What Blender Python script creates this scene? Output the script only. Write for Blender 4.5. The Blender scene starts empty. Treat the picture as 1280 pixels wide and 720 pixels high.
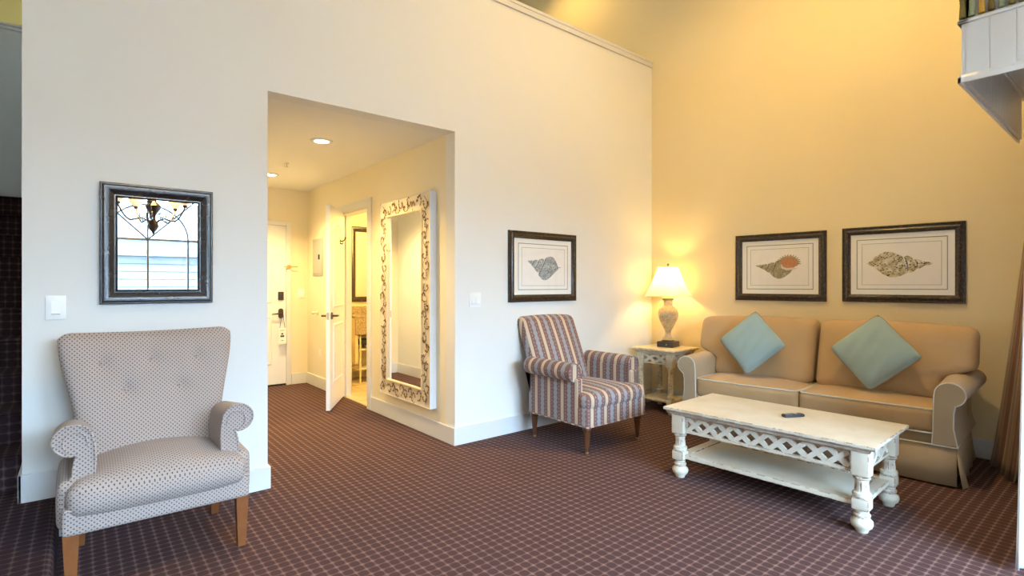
import bpy, bmesh, math, random
from mathutils import Vector, Matrix
random.seed(7)
scene = bpy.context.scene
COL = scene.collection
PI = math.pi
def R(d): return math.radians(d)

# ---------------------------------------------------------------- camera
cam_d = bpy.data.cameras.new('camera'); cam = bpy.data.objects.new('camera', cam_d); COL.objects.link(cam)
cam.location = (0, 0, 1.25); cam.rotation_euler = (R(90), 0, R(-39.319))
cam_d.sensor_width = 36; cam_d.lens = 36 * 661.182 / 1280; cam_d.shift_y = -0.0031
cam_d.clip_start = .05; cam_d.clip_end = 200
scene.camera = cam

# ---------------------------------------------------------------- sky and exposure
SKY = 27.0
world = bpy.data.worlds.new('overcast_sky'); scene.world = world; world.use_nodes = True
_n = world.node_tree.nodes; _bg = _n.get('Background') or _n.new('ShaderNodeBackground')
_bg.inputs[0].default_value = (.50, .73, 1.0, 1); _bg.inputs[1].default_value = SKY
vs = scene.view_settings
vs.view_transform = 'Standard'; vs.look = 'None'; vs.gamma = 1; vs.use_curve_mapping = False; vs.exposure = 1.38

WARM = (1.0, .655, .19)      # incandescent
def portal(loc, rot, sx, sy):
    d = bpy.data.lights.new('window_portal', 'AREA'); d.shape = 'RECTANGLE'; d.size = sx; d.size_y = sy
    d.cycles.is_portal = True
    o = bpy.data.objects.new('window_portal', d); o.location = loc; o.rotation_euler = rot; COL.objects.link(o)
def lamp_light(name, kind, loc, energy, color=WARM, radius=.05, spot=None, blend=.6, rot=(0, 0, 0)):
    d = bpy.data.lights.new(name, kind); d.energy = energy; d.color = color; d.shadow_soft_size = radius
    if spot: d.spot_size = R(spot); d.spot_blend = blend
    o = bpy.data.objects.new(name, d); o.location = loc; o.rotation_euler = rot; COL.objects.link(o); return o

# ---------------------------------------------------------------- materials
MATS = {}
class NT:
    """tiny node-tree helper"""
    def __init__(s, name):
        m = bpy.data.materials.new(name); m.use_nodes = True; s.m = m; s.t = m.node_tree
        for n in list(s.t.nodes): s.t.nodes.remove(n)
        s.out = s.t.nodes.new('ShaderNodeOutputMaterial'); MATS[name] = m
    def n(s, typ, ins=None, **kw):
        nd = s.t.nodes.new(typ)
        for k, v in kw.items(): setattr(nd, k, v)
        for k, v in (ins or {}).items(): s.set(nd.inputs[k], v)
        return nd
    def set(s, sock, v):
        if isinstance(v, bpy.types.NodeSocket): s.t.links.new(v, sock)
        elif isinstance(v, tuple) and len(v) == 3 and sock.type == 'RGBA': sock.default_value = (*v, 1)
        else: sock.default_value = v
    def math(s, op, a, b=0.0, c=None, clamp=False):
        nd = s.t.nodes.new('ShaderNodeMath'); nd.operation = op; nd.use_clamp = clamp
        s.set(nd.inputs[0], a); s.set(nd.inputs[1], b)
        if c is not None: s.set(nd.inputs[2], c)
        return nd.outputs[0]
    def mix(s, f, a, b, mode='MIX'):
        nd = s.t.nodes.new('ShaderNodeMix'); nd.data_type = 'RGBA'; nd.blend_type = mode
        s.set(nd.inputs[0], f); s.set(nd.inputs[6], a); s.set(nd.inputs[7], b); return nd.outputs[2]
    def ramp(s, f, a, b, lo=0.0, hi=1.0, smooth=False):
        nd = s.t.nodes.new('ShaderNodeMapRange'); nd.interpolation_type = 'SMOOTHSTEP' if smooth else 'LINEAR'
        s.set(nd.inputs[0], f); nd.inputs[1].default_value = a; nd.inputs[2].default_value = b
        nd.inputs[3].default_value = lo; nd.inputs[4].default_value = hi; return nd.outputs[0]
    def noise(s, scale, detail=3, vec=None, rough=.5):
        nd = s.n('ShaderNodeTexNoise', {'Scale': scale, 'Detail': detail, 'Roughness': rough})
        if vec is not None: s.set(nd.inputs['Vector'], vec)
        return nd.outputs[0]
    def coord(s, which='Object'): return s.n('ShaderNodeTexCoord').outputs[which]
    def bump(s, h, strength=.3, dist=.002):
        return s.n('ShaderNodeBump', {'Strength': strength, 'Distance': dist, 'Height': h}).outputs[0]
    def bsdf(s, color, rough=.5, metal=0.0, normal=None, spec=.5, **more):
        b = s.n('ShaderNodeBsdfPrincipled')
        s.set(b.inputs['Base Color'], color); s.set(b.inputs['Roughness'], rough); s.set(b.inputs['Metallic'], metal)
        b.inputs['Specular IOR Level'].default_value = spec
        if normal is not None: s.set(b.inputs['Normal'], normal)
        for k, v in more.items(): s.set(b.inputs[k.replace('_', ' ')], v)
        s.t.links.new(b.outputs[0], s.out.inputs[0]); return b

def plain(name, color, rough=.5, metal=0.0, var=.08, scale=8.0, bump=0.0, bscale=200, spec=.5, **more):
    t = NT(name); co = t.coord()
    nz = t.noise(scale, 3, co)
    dark = tuple(c * (1 - var) for c in color); lite = tuple(min(1, c * (1 + var)) for c in color)
    col = t.mix(nz, dark, lite)
    nrm = t.bump(t.noise(bscale, 2, co), bump, .002) if bump else None
    t.bsdf(col, rough, metal, nrm, spec, **more); return t.m

plain('wall_paint', (.77, .765, .73), .75, var=.015, scale=1.5, bump=.08, bscale=260, spec=.3)
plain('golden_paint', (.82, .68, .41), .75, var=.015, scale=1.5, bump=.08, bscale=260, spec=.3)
plain('ochre_paint', (.38, .27, .085), .75, var=.015, scale=1.5, spec=.3)
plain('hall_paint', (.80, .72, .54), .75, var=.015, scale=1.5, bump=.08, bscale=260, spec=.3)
plain('lattice_paint', (.66, .61, .51), .5, var=.06, scale=20)
plain('lattice_cream', (.68, .60, .45), .5, var=.06, scale=20)
plain('ceiling_paint', (.82, .80, .74), .85, var=.015, scale=1.5, spec=.2)
plain('white_trim', (.70, .70, .69), .38, var=.02, scale=3)
plain('white_door', (.80, .80, .79), .35, var=.02, scale=3)
plain('white_plastic', (.86, .86, .84), .3, var=.01)
plain('dark_bronze', (.09, .065, .05), .35, .8, var=.2, scale=40)
plain('brass', (.72, .50, .18), .28, .9, var=.08, scale=30)
plain('nickel', (.55, .54, .52), .3, .9)
plain('black_plastic', (.03, .03, .035), .4)
plain('grey_metal', (.45, .44, .42), .5, .2, var=.05)
plain('sofa_fabric', (.52, .355, .19), .9, var=.10, scale=6, bump=.35, bscale=500, spec=.15, Sheen_Weight=.15)
plain('sofa_fabric_arm', (.46, .36, .24), .9, var=.08, scale=6, bump=.35, bscale=500, spec=.15, Sheen_Weight=.15)
plain('piping_fabric', (.66, .68, .62), .8, var=.05)
plain('pillow_fabric', (.33, .45, .45), .9, var=.08, scale=10, bump=.4, bscale=420, spec=.15, Sheen_Weight=.15)
plain('pillow_piping', (.42, .30, .19), .85)
plain('walnut_wood', (.105, .037, .015), .3, var=.35, scale=25)
plain('oak_wood', (.22, .075, .023), .32, var=.3, scale=18)
plain('dark_plinth', (.055, .045, .038), .35, var=.3, scale=40)
plain('mat_board', (.86, .84, .78), .8, var=.015)
plain('print_paper', (.86, .82, .76), .8, var=.03, scale=20)
plain('mat_line', (.30, .29, .24), .8, var=.1)
plain('mat_line_pale', (.62, .63, .61), .8, var=.05)
plain('bath_tile', (.66, .55, .36), .3, var=.12, scale=9)
plain('grout', (.45, .40, .32), .9)
plain('cream_paint', (.78, .68, .48), .45, var=.06)
plain('siding_paint', (.085, .09, .092), .8, var=.03)
plain('roof_grey', (.05, .05, .052), .9, var=.08)
plain('roof_pale', (.09, .092, .095), .9, var=.06)
plain('ground_grey', (.35, .36, .34), .95, var=.1)
plain('muntin_grey', (.16, .16, .17), .5, .2)
plain('alabaster', (.80, .66, .46), .5, var=.12, scale=14, Emission_Color=(1, .66, .34), Emission_Strength=.35)
plain('tassel_sage', (.26, .31, .19), .9, var=.25, scale=120)
plain('tassel_olive', (.15, .115, .03), .9, var=.3, scale=120)
plain('tassel_gold', (.52, .29, .04), .9, var=.25, scale=120)
plain('tag_card', (.85, .85, .83), .6, var=.01)
plain('cord_blue', (.05, .07, .30), .7)
plain('ink', (.07, .07, .08), .8)
plain('iron_vine', (.16, .085, .035), .55, .3, var=.5, scale=60)
plain('mirror_frame_cream', (.74, .66, .52), .55, var=.10, scale=14)
plain('mirror_inner_cream', (.72, .60, .42), .45, var=.05)
plain('shell_orange', (.55, .24, .10), .8, var=.25, scale=40)
plain('shell_pale', (.70, .62, .50), .8, var=.1, scale=40)
plain('void_black', (.012, .011, .010), .9)

def emitter(name, color, strength):
    t = NT(name); e = t.n('ShaderNodeEmission', {'Color': color, 'Strength': strength}); t.t.links.new(e.outputs[0], t.out.inputs[0])
emitter('bulb_glow', (1, .80, .50), 14)
emitter('bulb_glow_soft', (1, .74, .42), 6)

def m_mirror():
    t = NT('mirror_glass'); t.bsdf((.90, .92, .92), .004, 1.0)
m_mirror()
def m_glass():
    for name, tint, ro in (('window_glass', (.97, .98, .98), .01), ('picture_glass', (1, 1, 1), .02)):
        t = NT(name); a = t.n('ShaderNodeBsdfTransparent', {'Color': tint}); g = t.n('ShaderNodeBsdfGlossy', {'Roughness': ro})
        lw = t.n('ShaderNodeLayerWeight', {'Blend': .5}); k = t.math('ADD', t.math('MULTIPLY', t.math('POWER', lw.outputs['Facing'], 5.0), .9), .035)
        mx = t.n('ShaderNodeMixShader', {0: k, 1: a.outputs[0], 2: g.outputs[0]}); t.t.links.new(mx.outputs[0], t.out.inputs[0])
m_glass()

def m_carpet(name='carpet', tint=None):
    t = NT(name); g = t.n('ShaderNodeNewGeometry')
    p = t.n('ShaderNodeSeparateXYZ', {0: g.outputs['Position']}); nn = t.n('ShaderNodeSeparateXYZ', {0: g.outputs['True Normal']})
    anx = t.math('ABSOLUTE', nn.outputs[0]); any_ = t.math('ABSOLUTE', nn.outputs[1])
    u = t.math('ADD', p.outputs[0], t.math('MULTIPLY', anx, p.outputs[2]))
    v = t.math('ADD', p.outputs[1], t.math('MULTIPLY', any_, p.outputs[2]))
    S = .049
    def tri(w):
        f = t.math('FRACT', t.math('DIVIDE', w, S)); return t.math('MULTIPLY', t.math('ABSOLUTE', t.math('SUBTRACT', f, .5)), 2.0)
    au, av = tri(u), tri(v)
    d = t.math('ADD', t.math('POWER', au, 2.6), t.math('POWER', av, 2.6))
    k1 = t.ramp(d, .52, 1.02, 0, 1, True); k2 = t.ramp(d, 1.15, 1.75, 0, 1, True)
    nz = t.noise(900, 2, g.outputs['Position']); big = t.noise(5, 4, g.outputs['Position'])
    cell = t.mix(nz, (.050, .026, .026), (.112, .062, .060))
    line = t.mix(nz, (.135, .078, .070), (.22, .132, .118))
    node = t.mix(nz, (.23, .148, .125), (.34, .225, .19))
    c = t.mix(k1, cell, line); c = t.mix(k2, c, node)
    c = t.mix(t.ramp(big, .3, .75), c, t.mix(.22, c, (.05, .03, .03)))
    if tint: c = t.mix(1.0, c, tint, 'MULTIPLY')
    t.bsdf(c, .95, 0, t.bump(t.math('ADD', nz, k1), .4, .002), .1)
m_carpet(); m_carpet('shaded_carpet', (.42, .46, .56))  # stairs and platform: the floor carpet with shade multiplied into its colour

def m_dots():
    t = NT('dotted_fabric'); uv = t.coord('UV'); s = t.n('ShaderNodeSeparateXYZ', {0: uv}); A = .0185
    def grid(ou, ov):
        fu = t.math('SUBTRACT', t.math('FRACT', t.math('ADD', t.math('DIVIDE', s.outputs[0], A), ou)), .5)
        fv = t.math('SUBTRACT', t.math('FRACT', t.math('ADD', t.math('DIVIDE', s.outputs[1], A), ov)), .5)
        return t.math('SQRT', t.math('ADD', t.math('MULTIPLY', fu, fu), t.math('MULTIPLY', fv, fv)))
    d = t.math('MINIMUM', grid(0, 0), grid(.5, .5))
    k = t.ramp(d, .11, .19, 1, 0, True)
    nz = t.noise(400, 2, t.coord()); big = t.noise(5, 3, t.coord())
    base = t.mix(nz, (.37, .30, .265), (.46, .385, .345)); base = t.mix(t.ramp(big, .5, .75, 0, .35), base, (.40, .30, .23))
    c = t.mix(k, base, (.075, .062, .075))
    t.bsdf(c, .9, 0, t.bump(nz, .3, .001), .15, Sheen_Weight=.1)
m_dots()

def m_stripes():
    t = NT('striped_fabric'); uv = t.coord('UV'); s = t.n('ShaderNodeSeparateXYZ', {0: uv}); Pd = .148
    v = s.outputs[1]
    tri = t.math('ABSOLUTE', t.math('SUBTRACT', t.math('FRACT', t.math('DIVIDE', v, .036)), .5))     # 0..0.5
    wob = t.math('MULTIPLY', t.math('SUBTRACT', tri, .25), .13)
    f = t.math('FRACT', t.math('DIVIDE', s.outputs[0], Pd))
    a = t.math('ABSOLUTE', t.math('SUBTRACT', f, .5))                # 0 at centre of blue, .5 at cream
    blue = t.ramp(t.math('ADD', a, wob), .115, .130, 1, 0)
    cream = t.ramp(a, .395, .405, 0, 1)
    pin = t.math('MULTIPLY', t.ramp(a, .455, .462, 0, 1), t.ramp(a, .478, .485, 1, 0))
    # small dots in the mauve bands
    fd = t.math('SUBTRACT', t.math('FRACT', t.math('DIVIDE', v, .024)), .5)
    du = t.math('MULTIPLY', t.math('SUBTRACT', a, .265), Pd / .024)
    dd = t.math('SQRT', t.math('ADD', t.math('MULTIPLY', fd, fd), t.math('MULTIPLY', du, du)))
    dot = t.ramp(dd, .10, .15, 1, 0)
    nz = t.noise(600, 2, t.coord())
    mauve = t.mix(nz, (.17, .090, .082), (.25, .142, .130))
    c = t.mix(dot, mauve, (.55, .45, .38))
    c = t.mix(blue, c, t.mix(nz, (.24, .245, .255), (.35, .35, .36)))
    c = t.mix(cream, c, t.mix(nz, (.56, .43, .28), (.66, .52, .36)))
    c = t.mix(t.math('MULTIPLY', pin, .45), c, (.36, .24, .17))
    t.bsdf(c, .85, 0, t.bump(nz, .25, .001), .2, Sheen_Weight=.1)
m_stripes()

def m_distressed(name, base, worn=(.12, .055, .025), edge=.53):
    t = NT(name); co = t.coord(); g = t.n('ShaderNodeNewGeometry')
    bv = t.n('ShaderNodeBevel', {'Radius': .011}); bv.samples = 6
    dt = t.n('ShaderNodeVectorMath', {0: bv.outputs[0], 1: g.outputs['Normal']}, operation='DOT_PRODUCT').outputs['Value']
    e = t.ramp(dt, .93, .996, 1, 0)
    n1 = t.noise(21, 6, co, .72); n2 = t.noise(7, 4, co, .6)
    k = t.math('MULTIPLY', e, t.ramp(n1, edge - .06, edge - .01, 0, 1))
    spot = t.ramp(n1, .69, .71, 0, 1)
    k = t.math('MAXIMUM', k, t.math('MULTIPLY', spot, .8), clamp=True)
    glaze = t.mix(t.ramp(n2, .35, .7), base, tuple(c * f for c, f in zip(base, (.90, .86, .78))))
    t.bsdf(t.mix(k, glaze, worn), .5, 0, t.bump(n1, .15, .002), .35)
m_distressed('distressed_white', (.66, .61, .51))
m_distressed('distressed_cream', (.74, .66, .49))

def m_frame():
    t = NT('dark_frame'); mp = t.n('ShaderNodeMapping', {0: t.coord()}); mp.inputs['Scale'].default_value = (12, 40, 12)
    nz = t.noise(4, 5, mp.outputs[0], .7)
    c = t.mix(t.ramp(nz, .50, .72), (.020, .014, .010), (.17, .095, .035))
    t.bsdf(c, .28, 0, None, .6)
    t = NT('dark_silver_frame'); nz = t.noise(16, 3, t.coord(), .5)
    t.bsdf(t.mix(t.ramp(nz, .5, .75), (.016, .017, .022), (.05, .036, .030)), .26, .0, None, .8)
m_frame()
def m_urn():
    t = NT('urn_marble'); co = t.coord(); n1 = t.noise(22, 6, co, .7); n2 = t.noise(60, 4, co, .7)
    c = t.mix(t.ramp(n1, .35, .62), (.74, .56, .28), (.46, .32, .17)); c = t.mix(t.ramp(n2, .56, .74), c, (.30, .26, .21))
    t.bsdf(c, .38)
    t = NT('granite'); co = t.coord(); n1 = t.noise(60, 6, co, .8)
    t.bsdf(t.mix(t.ramp(n1, .35, .65), (.16, .12, .08), (.62, .50, .33)), .25)
m_urn()
def m_shade():
    t = NT('lamp_shade_fabric')
    d = t.n('ShaderNodeBsdfDiffuse', {'Color': (.86, .78, .62)}); tr = t.n('ShaderNodeBsdfTranslucent', {'Color': (.92, .80, .58)})
    mx = t.n('ShaderNodeMixShader', {0: .55, 1: d.outputs[0], 2: tr.outputs[0]}); t.t.links.new(mx.outputs[0], t.out.inputs[0])
m_shade()
def m_shell(name, a, b, c, scale, line):
    t = NT(name); co = t.coord(); mp = t.n('ShaderNodeMapping', {0: co}); mp.inputs['Scale'].default_value = (1, 1, 1.5)
    vo = t.n('ShaderNodeTexVoronoi', {'Scale': scale, 'Vector': mp.outputs[0]}).outputs['Distance']
    k = t.ramp(vo, .24, .40, 1, 0); nz = t.noise(28, 3, co)
    base = t.mix(t.ramp(nz, .35, .7), a, b); col = t.mix(k, base, c); t.bsdf(col, .85, spec=.1)
m_shell('shell_blue_grey', (.30, .32, .32), (.55, .56, .53), (.07, .08, .09), 75, .3)
m_shell('shell_tan', (.32, .27, .15), (.56, .49, .33), (.12, .10, .06), 90, .3)
m_shell('shell_spotted', (.42, .34, .16), (.80, .75, .60), (.035, .032, .03), 52, .3)
def m_sheer():
    t = NT('sheer_white'); nz = t.noise(300, 2, t.coord())
    d = t.n('ShaderNodeBsdfDiffuse', {'Color': t.mix(nz, (.80, .82, .84), (.86, .88, .90))}); tr = t.n('ShaderNodeBsdfTranslucent', {'Color': (.80, .84, .88)})
    mx = t.n('ShaderNodeMixShader', {0: .15, 1: d.outputs[0], 2: tr.outputs[0]}); t.t.links.new(mx.outputs[0], t.out.inputs[0])
m_sheer()
def m_curtain():
    t = NT('curtain_stripe'); uv = t.coord('UV'); s = t.n('ShaderNodeSeparateXYZ', {0: uv})
    f = t.math('FRACT', t.math('DIVIDE', s.outputs[0], .11)); nz = t.noise(300, 2, t.coord())
    c = t.mix(t.ramp(f, .45, .47), (.28, .165, .105), (.175, .075, .055)); c = t.mix(t.ramp(f, .80, .82), c, (.46, .34, .21))
    c = t.mix(t.math('MULTIPLY', t.ramp(f, .20, .22), t.ramp(f, .26, .28, 1, 0)), c, (.42, .30, .18))
    t.bsdf(t.mix(.25, c, t.mix(nz, (.1, .06, .04), (.4, .28, .18))), .75, 0, None, .25, Sheen_Weight=.2)
m_curtain()

# ---------------------------------------------------------------- mesh helpers
class MB:
    """collects vertices and faces, then links them as ONE mesh object"""
    def __init__(s): s.v = []; s.f = []; s.uvs = None
    def add(s, vs_, fs):
        o = len(s.v); s.v += [tuple(p) for p in vs_]; s.f += [tuple(i + o for i in f) for f in fs]; return s
    def box(s, x0, x1, y0, y1, z0, z1, c=0.0):
        if c <= 0:
            v = [(x, y, z) for z in (z0, z1) for y in (y0, y1) for x in (x0, x1)]
            return s.add(v, [(0, 2, 3, 1), (4, 5, 7, 6), (0, 1, 5, 4), (2, 6, 7, 3), (0, 4, 6, 2), (1, 3, 7, 5)])
        b = bmesh.new(); bmesh.ops.create_cube(b, size=1)
        for p in b.verts: p.co = ((x0 + x1) / 2 + p.co.x * (x1 - x0), (y0 + y1) / 2 + p.co.y * (y1 - y0), (z0 + z1) / 2 + p.co.z * (z1 - z0))
        bmesh.ops.bevel(b, geom=b.edges[:], offset=c, segments=2, profile=.6, affect='EDGES')
        b.verts.index_update(); s.add([p.co[:] for p in b.verts], [tuple(q.index for q in f.verts) for f in b.faces]); b.free(); return s
    def lathe(s, prof, seg=24, cx=0, cy=0, cap=True, square=None):
        o = len(s.v); n = len(prof)
        for r, z in prof:
            for k in range(seg):
                a = 2 * PI * k / seg; s.v.append((cx + r * math.cos(a), cy + r * math.sin(a), z))
        for i in range(n - 1):
            for k in range(seg):
                a, b = o + i * seg + k, o + i * seg + (k + 1) % seg
                s.f.append((a, b, b + seg, a + seg))
        if cap:
            s.f.append(tuple(o + k for k in range(seg))[::-1]); s.f.append(tuple(o + (n - 1) * seg + k for k in range(seg)))
        return s
    def tube(s, pts, r, seg=8, closed=False, cap=True):
        P_ = [Vector(p) for p in pts]; n = len(P_); rs = r if isinstance(r, (list, tuple)) else [r] * n
        o = len(s.v); up = None
        for i in range(n):
            if closed: d = P_[(i + 1) % n] - P_[i - 1]
            else: d = P_[min(i + 1, n - 1)] - P_[max(i - 1, 0)]
            d.normalize()
            if up is None:
                up = Vector((0, 0, 1)) if abs(d.z) < .9 else Vector((1, 0, 0))
            x = up.cross(d)
            if x.length < 1e-5: x = Vector((1, 0, 0)).cross(d)
            x.normalize(); y = d.cross(x); up = y
            for k in range(seg):
                a = 2 * PI * k / seg; s.v.append(tuple(P_[i] + (x * math.cos(a) + y * math.sin(a)) * rs[i]))
        m = n if closed else n - 1
        for i in range(m):
            for k in range(seg):
                a, b = o + i * seg + k, o + i * seg + (k + 1) % seg; c, d = o + ((i + 1) % n) * seg + k, o + ((i + 1) % n) * seg + (k + 1) % seg
                s.f.append((a, b, d, c))
        if cap and not closed:
            s.f.append(tuple(o + k for k in range(seg))[::-1]); s.f.append(tuple(o + (n - 1) * seg + k for k in range(seg)))
        return s
    def prism(s, poly, t0, t1, axis='y'):
        """2-D polygon extruded along axis. axis y: poly=(x,z); axis x: poly=(y,z); axis z: poly=(x,y)"""
        def P3(p, t): return (p[0], t, p[1]) if axis == 'y' else ((t, p[0], p[1]) if axis == 'x' else (p[0], p[1], t))
        n = len(poly); v = [P3(p, t0) for p in poly] + [P3(p, t1) for p in poly]
        f = [tuple(range(n)), tuple(range(2 * n - 1, n - 1, -1))] + [(i, i + n, (i + 1) % n + n, (i + 1) % n) for i in range(n)]
        return s.add(v, f)
    def grid(s, fn, nu, nv):
        o = len(s.v)
        for j in range(nv + 1):
            for i in range(nu + 1): s.v.append(tuple(fn(i / nu, j / nv)))
        for j in range(nv):
            for i in range(nu):
                a = o + j * (nu + 1) + i; s.f.append((a, a + 1, a + nu + 2, a + nu + 1))
        return s
    def rbox(s, cx, cy, cz, sx, sy, sz, r, bulge=(0, 0, 0), k=6, fn=None):
        h = (sx / 2, sy / 2, sz / 2); r = min(r, min(h) * .999)
        def axis(hh):
            a = [-hh, -hh + .25 * r, -hh + .55 * r, -hh + r]
            inner = [(-hh + r) + (2 * (hh - r)) * i / k for i in range(1, k)]
            return a + inner + [-q for q in a[::-1]]
        ax = [axis(q) for q in h]; idx = {}; b0 = len(s.v)
        def vert(p):
            key = tuple(round(q, 6) for q in p)
            if key in idx: return idx[key]
            inn = [max(-(h[i] - r), min(h[i] - r, p[i])) for i in range(3)]
            d = Vector([p[i] - inn[i] for i in range(3)])
            if d.length > 1e-9: d = d.normalized() * r
            q = [inn[i] + d[i] for i in range(3)]; nrm = [q[i] / h[i] for i in range(3)]
            w = [1 - abs(x) ** 2.2 for x in nrm]
            out = [q[0] + bulge[0] * nrm[0] * max(0, w[1] * w[2]), q[1] + bulge[1] * nrm[1] * max(0, w[0] * w[2]), q[2] + bulge[2] * nrm[2] * max(0, w[0] * w[1])]
            out = [out[0] + cx, out[1] + cy, out[2] + cz]
            if fn: out = fn(*out)
            s.v.append(tuple(out)); idx[key] = len(s.v) - 1; return idx[key]
        for a in range(3):
            b, c = (a + 1) % 3, (a + 2) % 3
            for sg in (-1, 1):
                for i in range(len(ax[b]) - 1):
                    for j in range(len(ax[c]) - 1):
                        q = []
                        for (bi, ci) in ((i, j), (i + 1, j), (i + 1, j + 1), (i, j + 1)):
                            p = [0, 0, 0]; p[a] = sg * h[a]; p[b] = ax[b][bi]; p[c] = ax[c][ci]; q.append(vert(p))
                        if sg < 0: q = q[::-1]
                        if len(set(q)) > 2: s.f.append(tuple(dict.fromkeys(q)))
        return s
    def build(s, name, mat, parent=None, smooth=40, uv=None, kind=None, bevel=0):
        me = bpy.data.meshes.new(name); me.from_pydata(s.v, [], s.f)
        b = bmesh.new(); b.from_mesh(me); bmesh.ops.recalc_face_normals(b, faces=b.faces[:])
        if bevel: bmesh.ops.bevel(b, geom=[e for e in b.edges if e.is_manifold and e.calc_face_angle(0) > R(35)], offset=bevel, segments=2, profile=.6, affect='EDGES')
        b.to_mesh(me); b.free()
        if smooth:
            me.polygons.foreach_set('use_smooth', [True] * len(me.polygons)); me.set_sharp_from_angle(angle=R(smooth))
        if uv:
            ul = me.uv_layers.new(name='UVMap').data
            for p in me.polygons:
                for li in p.loop_indices:
                    vi = me.loops[li].vertex_index; ul[li].uv = s.uvs[vi] if s.uvs else uv(me.vertices[vi].co, p.normal)
        me.materials.append(MATS[mat]); o = bpy.data.objects.new(name, me); COL.objects.link(o); o.parent = parent
        if kind: o['kind'] = kind
        return o
def share(src, name=None, parent=None, loc=None, rot=None):
    o = src.copy(); COL.objects.link(o); o.parent = parent if parent is not None else src.parent
    if loc is not None: o.location = loc
    if rot is not None: o.rotation_euler = rot
    return o
def thing(name, label, cat, loc=(0, 0, 0), rz=0.0, group=None):
    o = bpy.data.objects.new(name, None); COL.objects.link(o); o.empty_display_size = .1
    o.location = loc; o.rotation_euler = (0, 0, rz); o['label'] = label; o['category'] = cat
    if group: o['group'] = group
    return o
def tag(o, label, cat, group=None):
    o['label'] = label; o['category'] = cat
    if group: o['group'] = group
    return o
def struct(o, label=None, cat=None):
    o['kind'] = 'structure'
    if label: o['label'] = label
    if cat: o['category'] = cat
    return o
def s_empty(name, label, cat, loc=(0, 0, 0), rz=0.0):
    o = thing(name, label, cat, loc, rz); o['kind'] = 'structure'; return o
def sm(a, b, x):
    t = max(0, min(1, (x - a) / (b - a))); return t * t * (3 - 2 * t)

# ---------------------------------------------------------------- the room
YA = 3.467; XL, XR = .898, 2.265; ZC = 2.443; ZT = 3.636; YE = 6.90; XE = -.212; HC = 5.2; PZ = .20; XP = -.076; YB = -2.6; XW = -2.6
TH = math.atan2(-.99552, .09457)        # heading of the sofa wall, local x runs right along it, local -y into the room
OB = (4.792, 3.467, 0)
def fromB(u, d, z): return (OB[0] + .09457 * u - .99552 * d, OB[1] - .99552 * u - .09457 * d, z)

# floors
struct(MB().box(XP, 5.5, YB, YA, -.12, 0).box(XL - .05, XR + .02, YA, YE + .1, -.12, 0).build('floor', 'carpet', smooth=0),
       'burgundy brown carpet with a small trellis pattern across the room and hall', 'floor')
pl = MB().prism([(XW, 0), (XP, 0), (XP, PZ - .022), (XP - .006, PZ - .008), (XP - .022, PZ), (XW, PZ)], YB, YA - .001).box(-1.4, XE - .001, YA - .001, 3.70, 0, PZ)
struct(pl.build('floor_platform', 'shaded_carpet', smooth=0), 'raised carpeted platform with shade put into its colour, beside the dotted armchair', 'floor')
# stairs rising behind the left end of the back wall
st = s_empty('stairs', 'carpeted stairs with shade put into their colour, behind the end of the back wall', 'stairs', (0, 3.70, PZ))
RIS, TRD = .179, .268
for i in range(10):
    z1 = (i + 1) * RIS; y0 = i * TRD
    MB().prism([(y0, -PZ), (y0, z1 - .02), (y0 - .02, z1 - .012), (y0 - .02, z1 - .004), (y0 - .012, z1), (y0 + TRD + (.40 if i == 9 else 0), z1), (y0 + TRD + (.40 if i == 9 else 0), -PZ)], -1.4, XE - .001, 'x').build('step', 'shaded_carpet', st, smooth=0)

# back wall with the hall opening
struct(MB().box(XE, XL, YA, YE, 0, ZT).box(XL, XR, YA, YA + .13, ZC, ZT).box(XR, 4.80, YA, YA + .13, 0, ZT).build('wall_back', 'wall_paint', smooth=0),
       'cream back wall with the tall hall opening', 'wall')
struct(MB().box(XE - .005, 4.79, YA - .02, YA + .15, ZT, ZT + .028, .004).box(XE, 4.79, YA - .014, YA, ZT - .045, ZT, .003).build('trim_1', 'white_trim', smooth=0),
       'white cap rail along the top of the back wall', 'trim')
DY0, DY1, DH = 5.06, 5.79, 2.04
struct(MB().box(XR, XR + .12, YA + .13, DY0, 0, ZC).box(XR, XR + .12, DY1, YE, 0, ZC).box(XR, XR + .12, DY0, DY1, DH, ZC).build('wall_hall_right', 'hall_paint', smooth=0),
       'warm lit hall wall holding the vine mirror', 'wall')
EX0, EX1, EH = 1.09, 2.005, 1.985
struct(MB().box(XL - .05, EX0, YE, YE + .12, -.12, ZC).box(EX1, 4.6, YE, YE + .12, -.12, ZC).box(EX0, EX1, YE, YE + .12, EH, ZC).build('wall_hall_end', 'hall_paint', smooth=0),
       'hall end wall around the entry door', 'wall')
struct(MB().box(XL, 4.66, YA + .131, YE + .12, ZC, ZC + .25).build('ceiling_hall', 'ceiling_paint', smooth=0), 'low hall ceiling with recessed lights', 'ceiling')
# sofa wall, stepped off square by five degrees
wb = MB().box(-5.2, 3.35, 0, .14, 0, HC).build('wall_right', 'golden_paint', smooth=0); wb.location = OB; wb.rotation_euler = (0, 0, TH)
struct(wb, 'tall golden lit wall behind the sofa', 'wall')
# window wall to the right, return wall and the wall of the arched windows behind the viewer
WX0, WX1, WZ0, WZ1 = 3.56, 4.40, .25, 2.12; YC = .30
struct(MB().box(3.24, WX0, YC - .14, YC, 0, HC).box(WX1, 5.3, YC - .14, YC, 0, HC).box(WX0, WX1, YC - .14, YC, 0, WZ0).box(WX0, WX1, YC - .14, YC, WZ1, HC).build('wall_window_right', 'wall_paint', smooth=0),
       'cream wall carrying the curtained window beside the sofa', 'wall')
struct(MB().box(3.24, 3.38, YB, YC - .14, 0, HC).build('wall_return', 'wall_paint', smooth=0), 'cream return wall right of the viewer', 'wall')
AW = .95; AZ0, AZ1 = .35, 1.93
ACX = (.80,)
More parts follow.
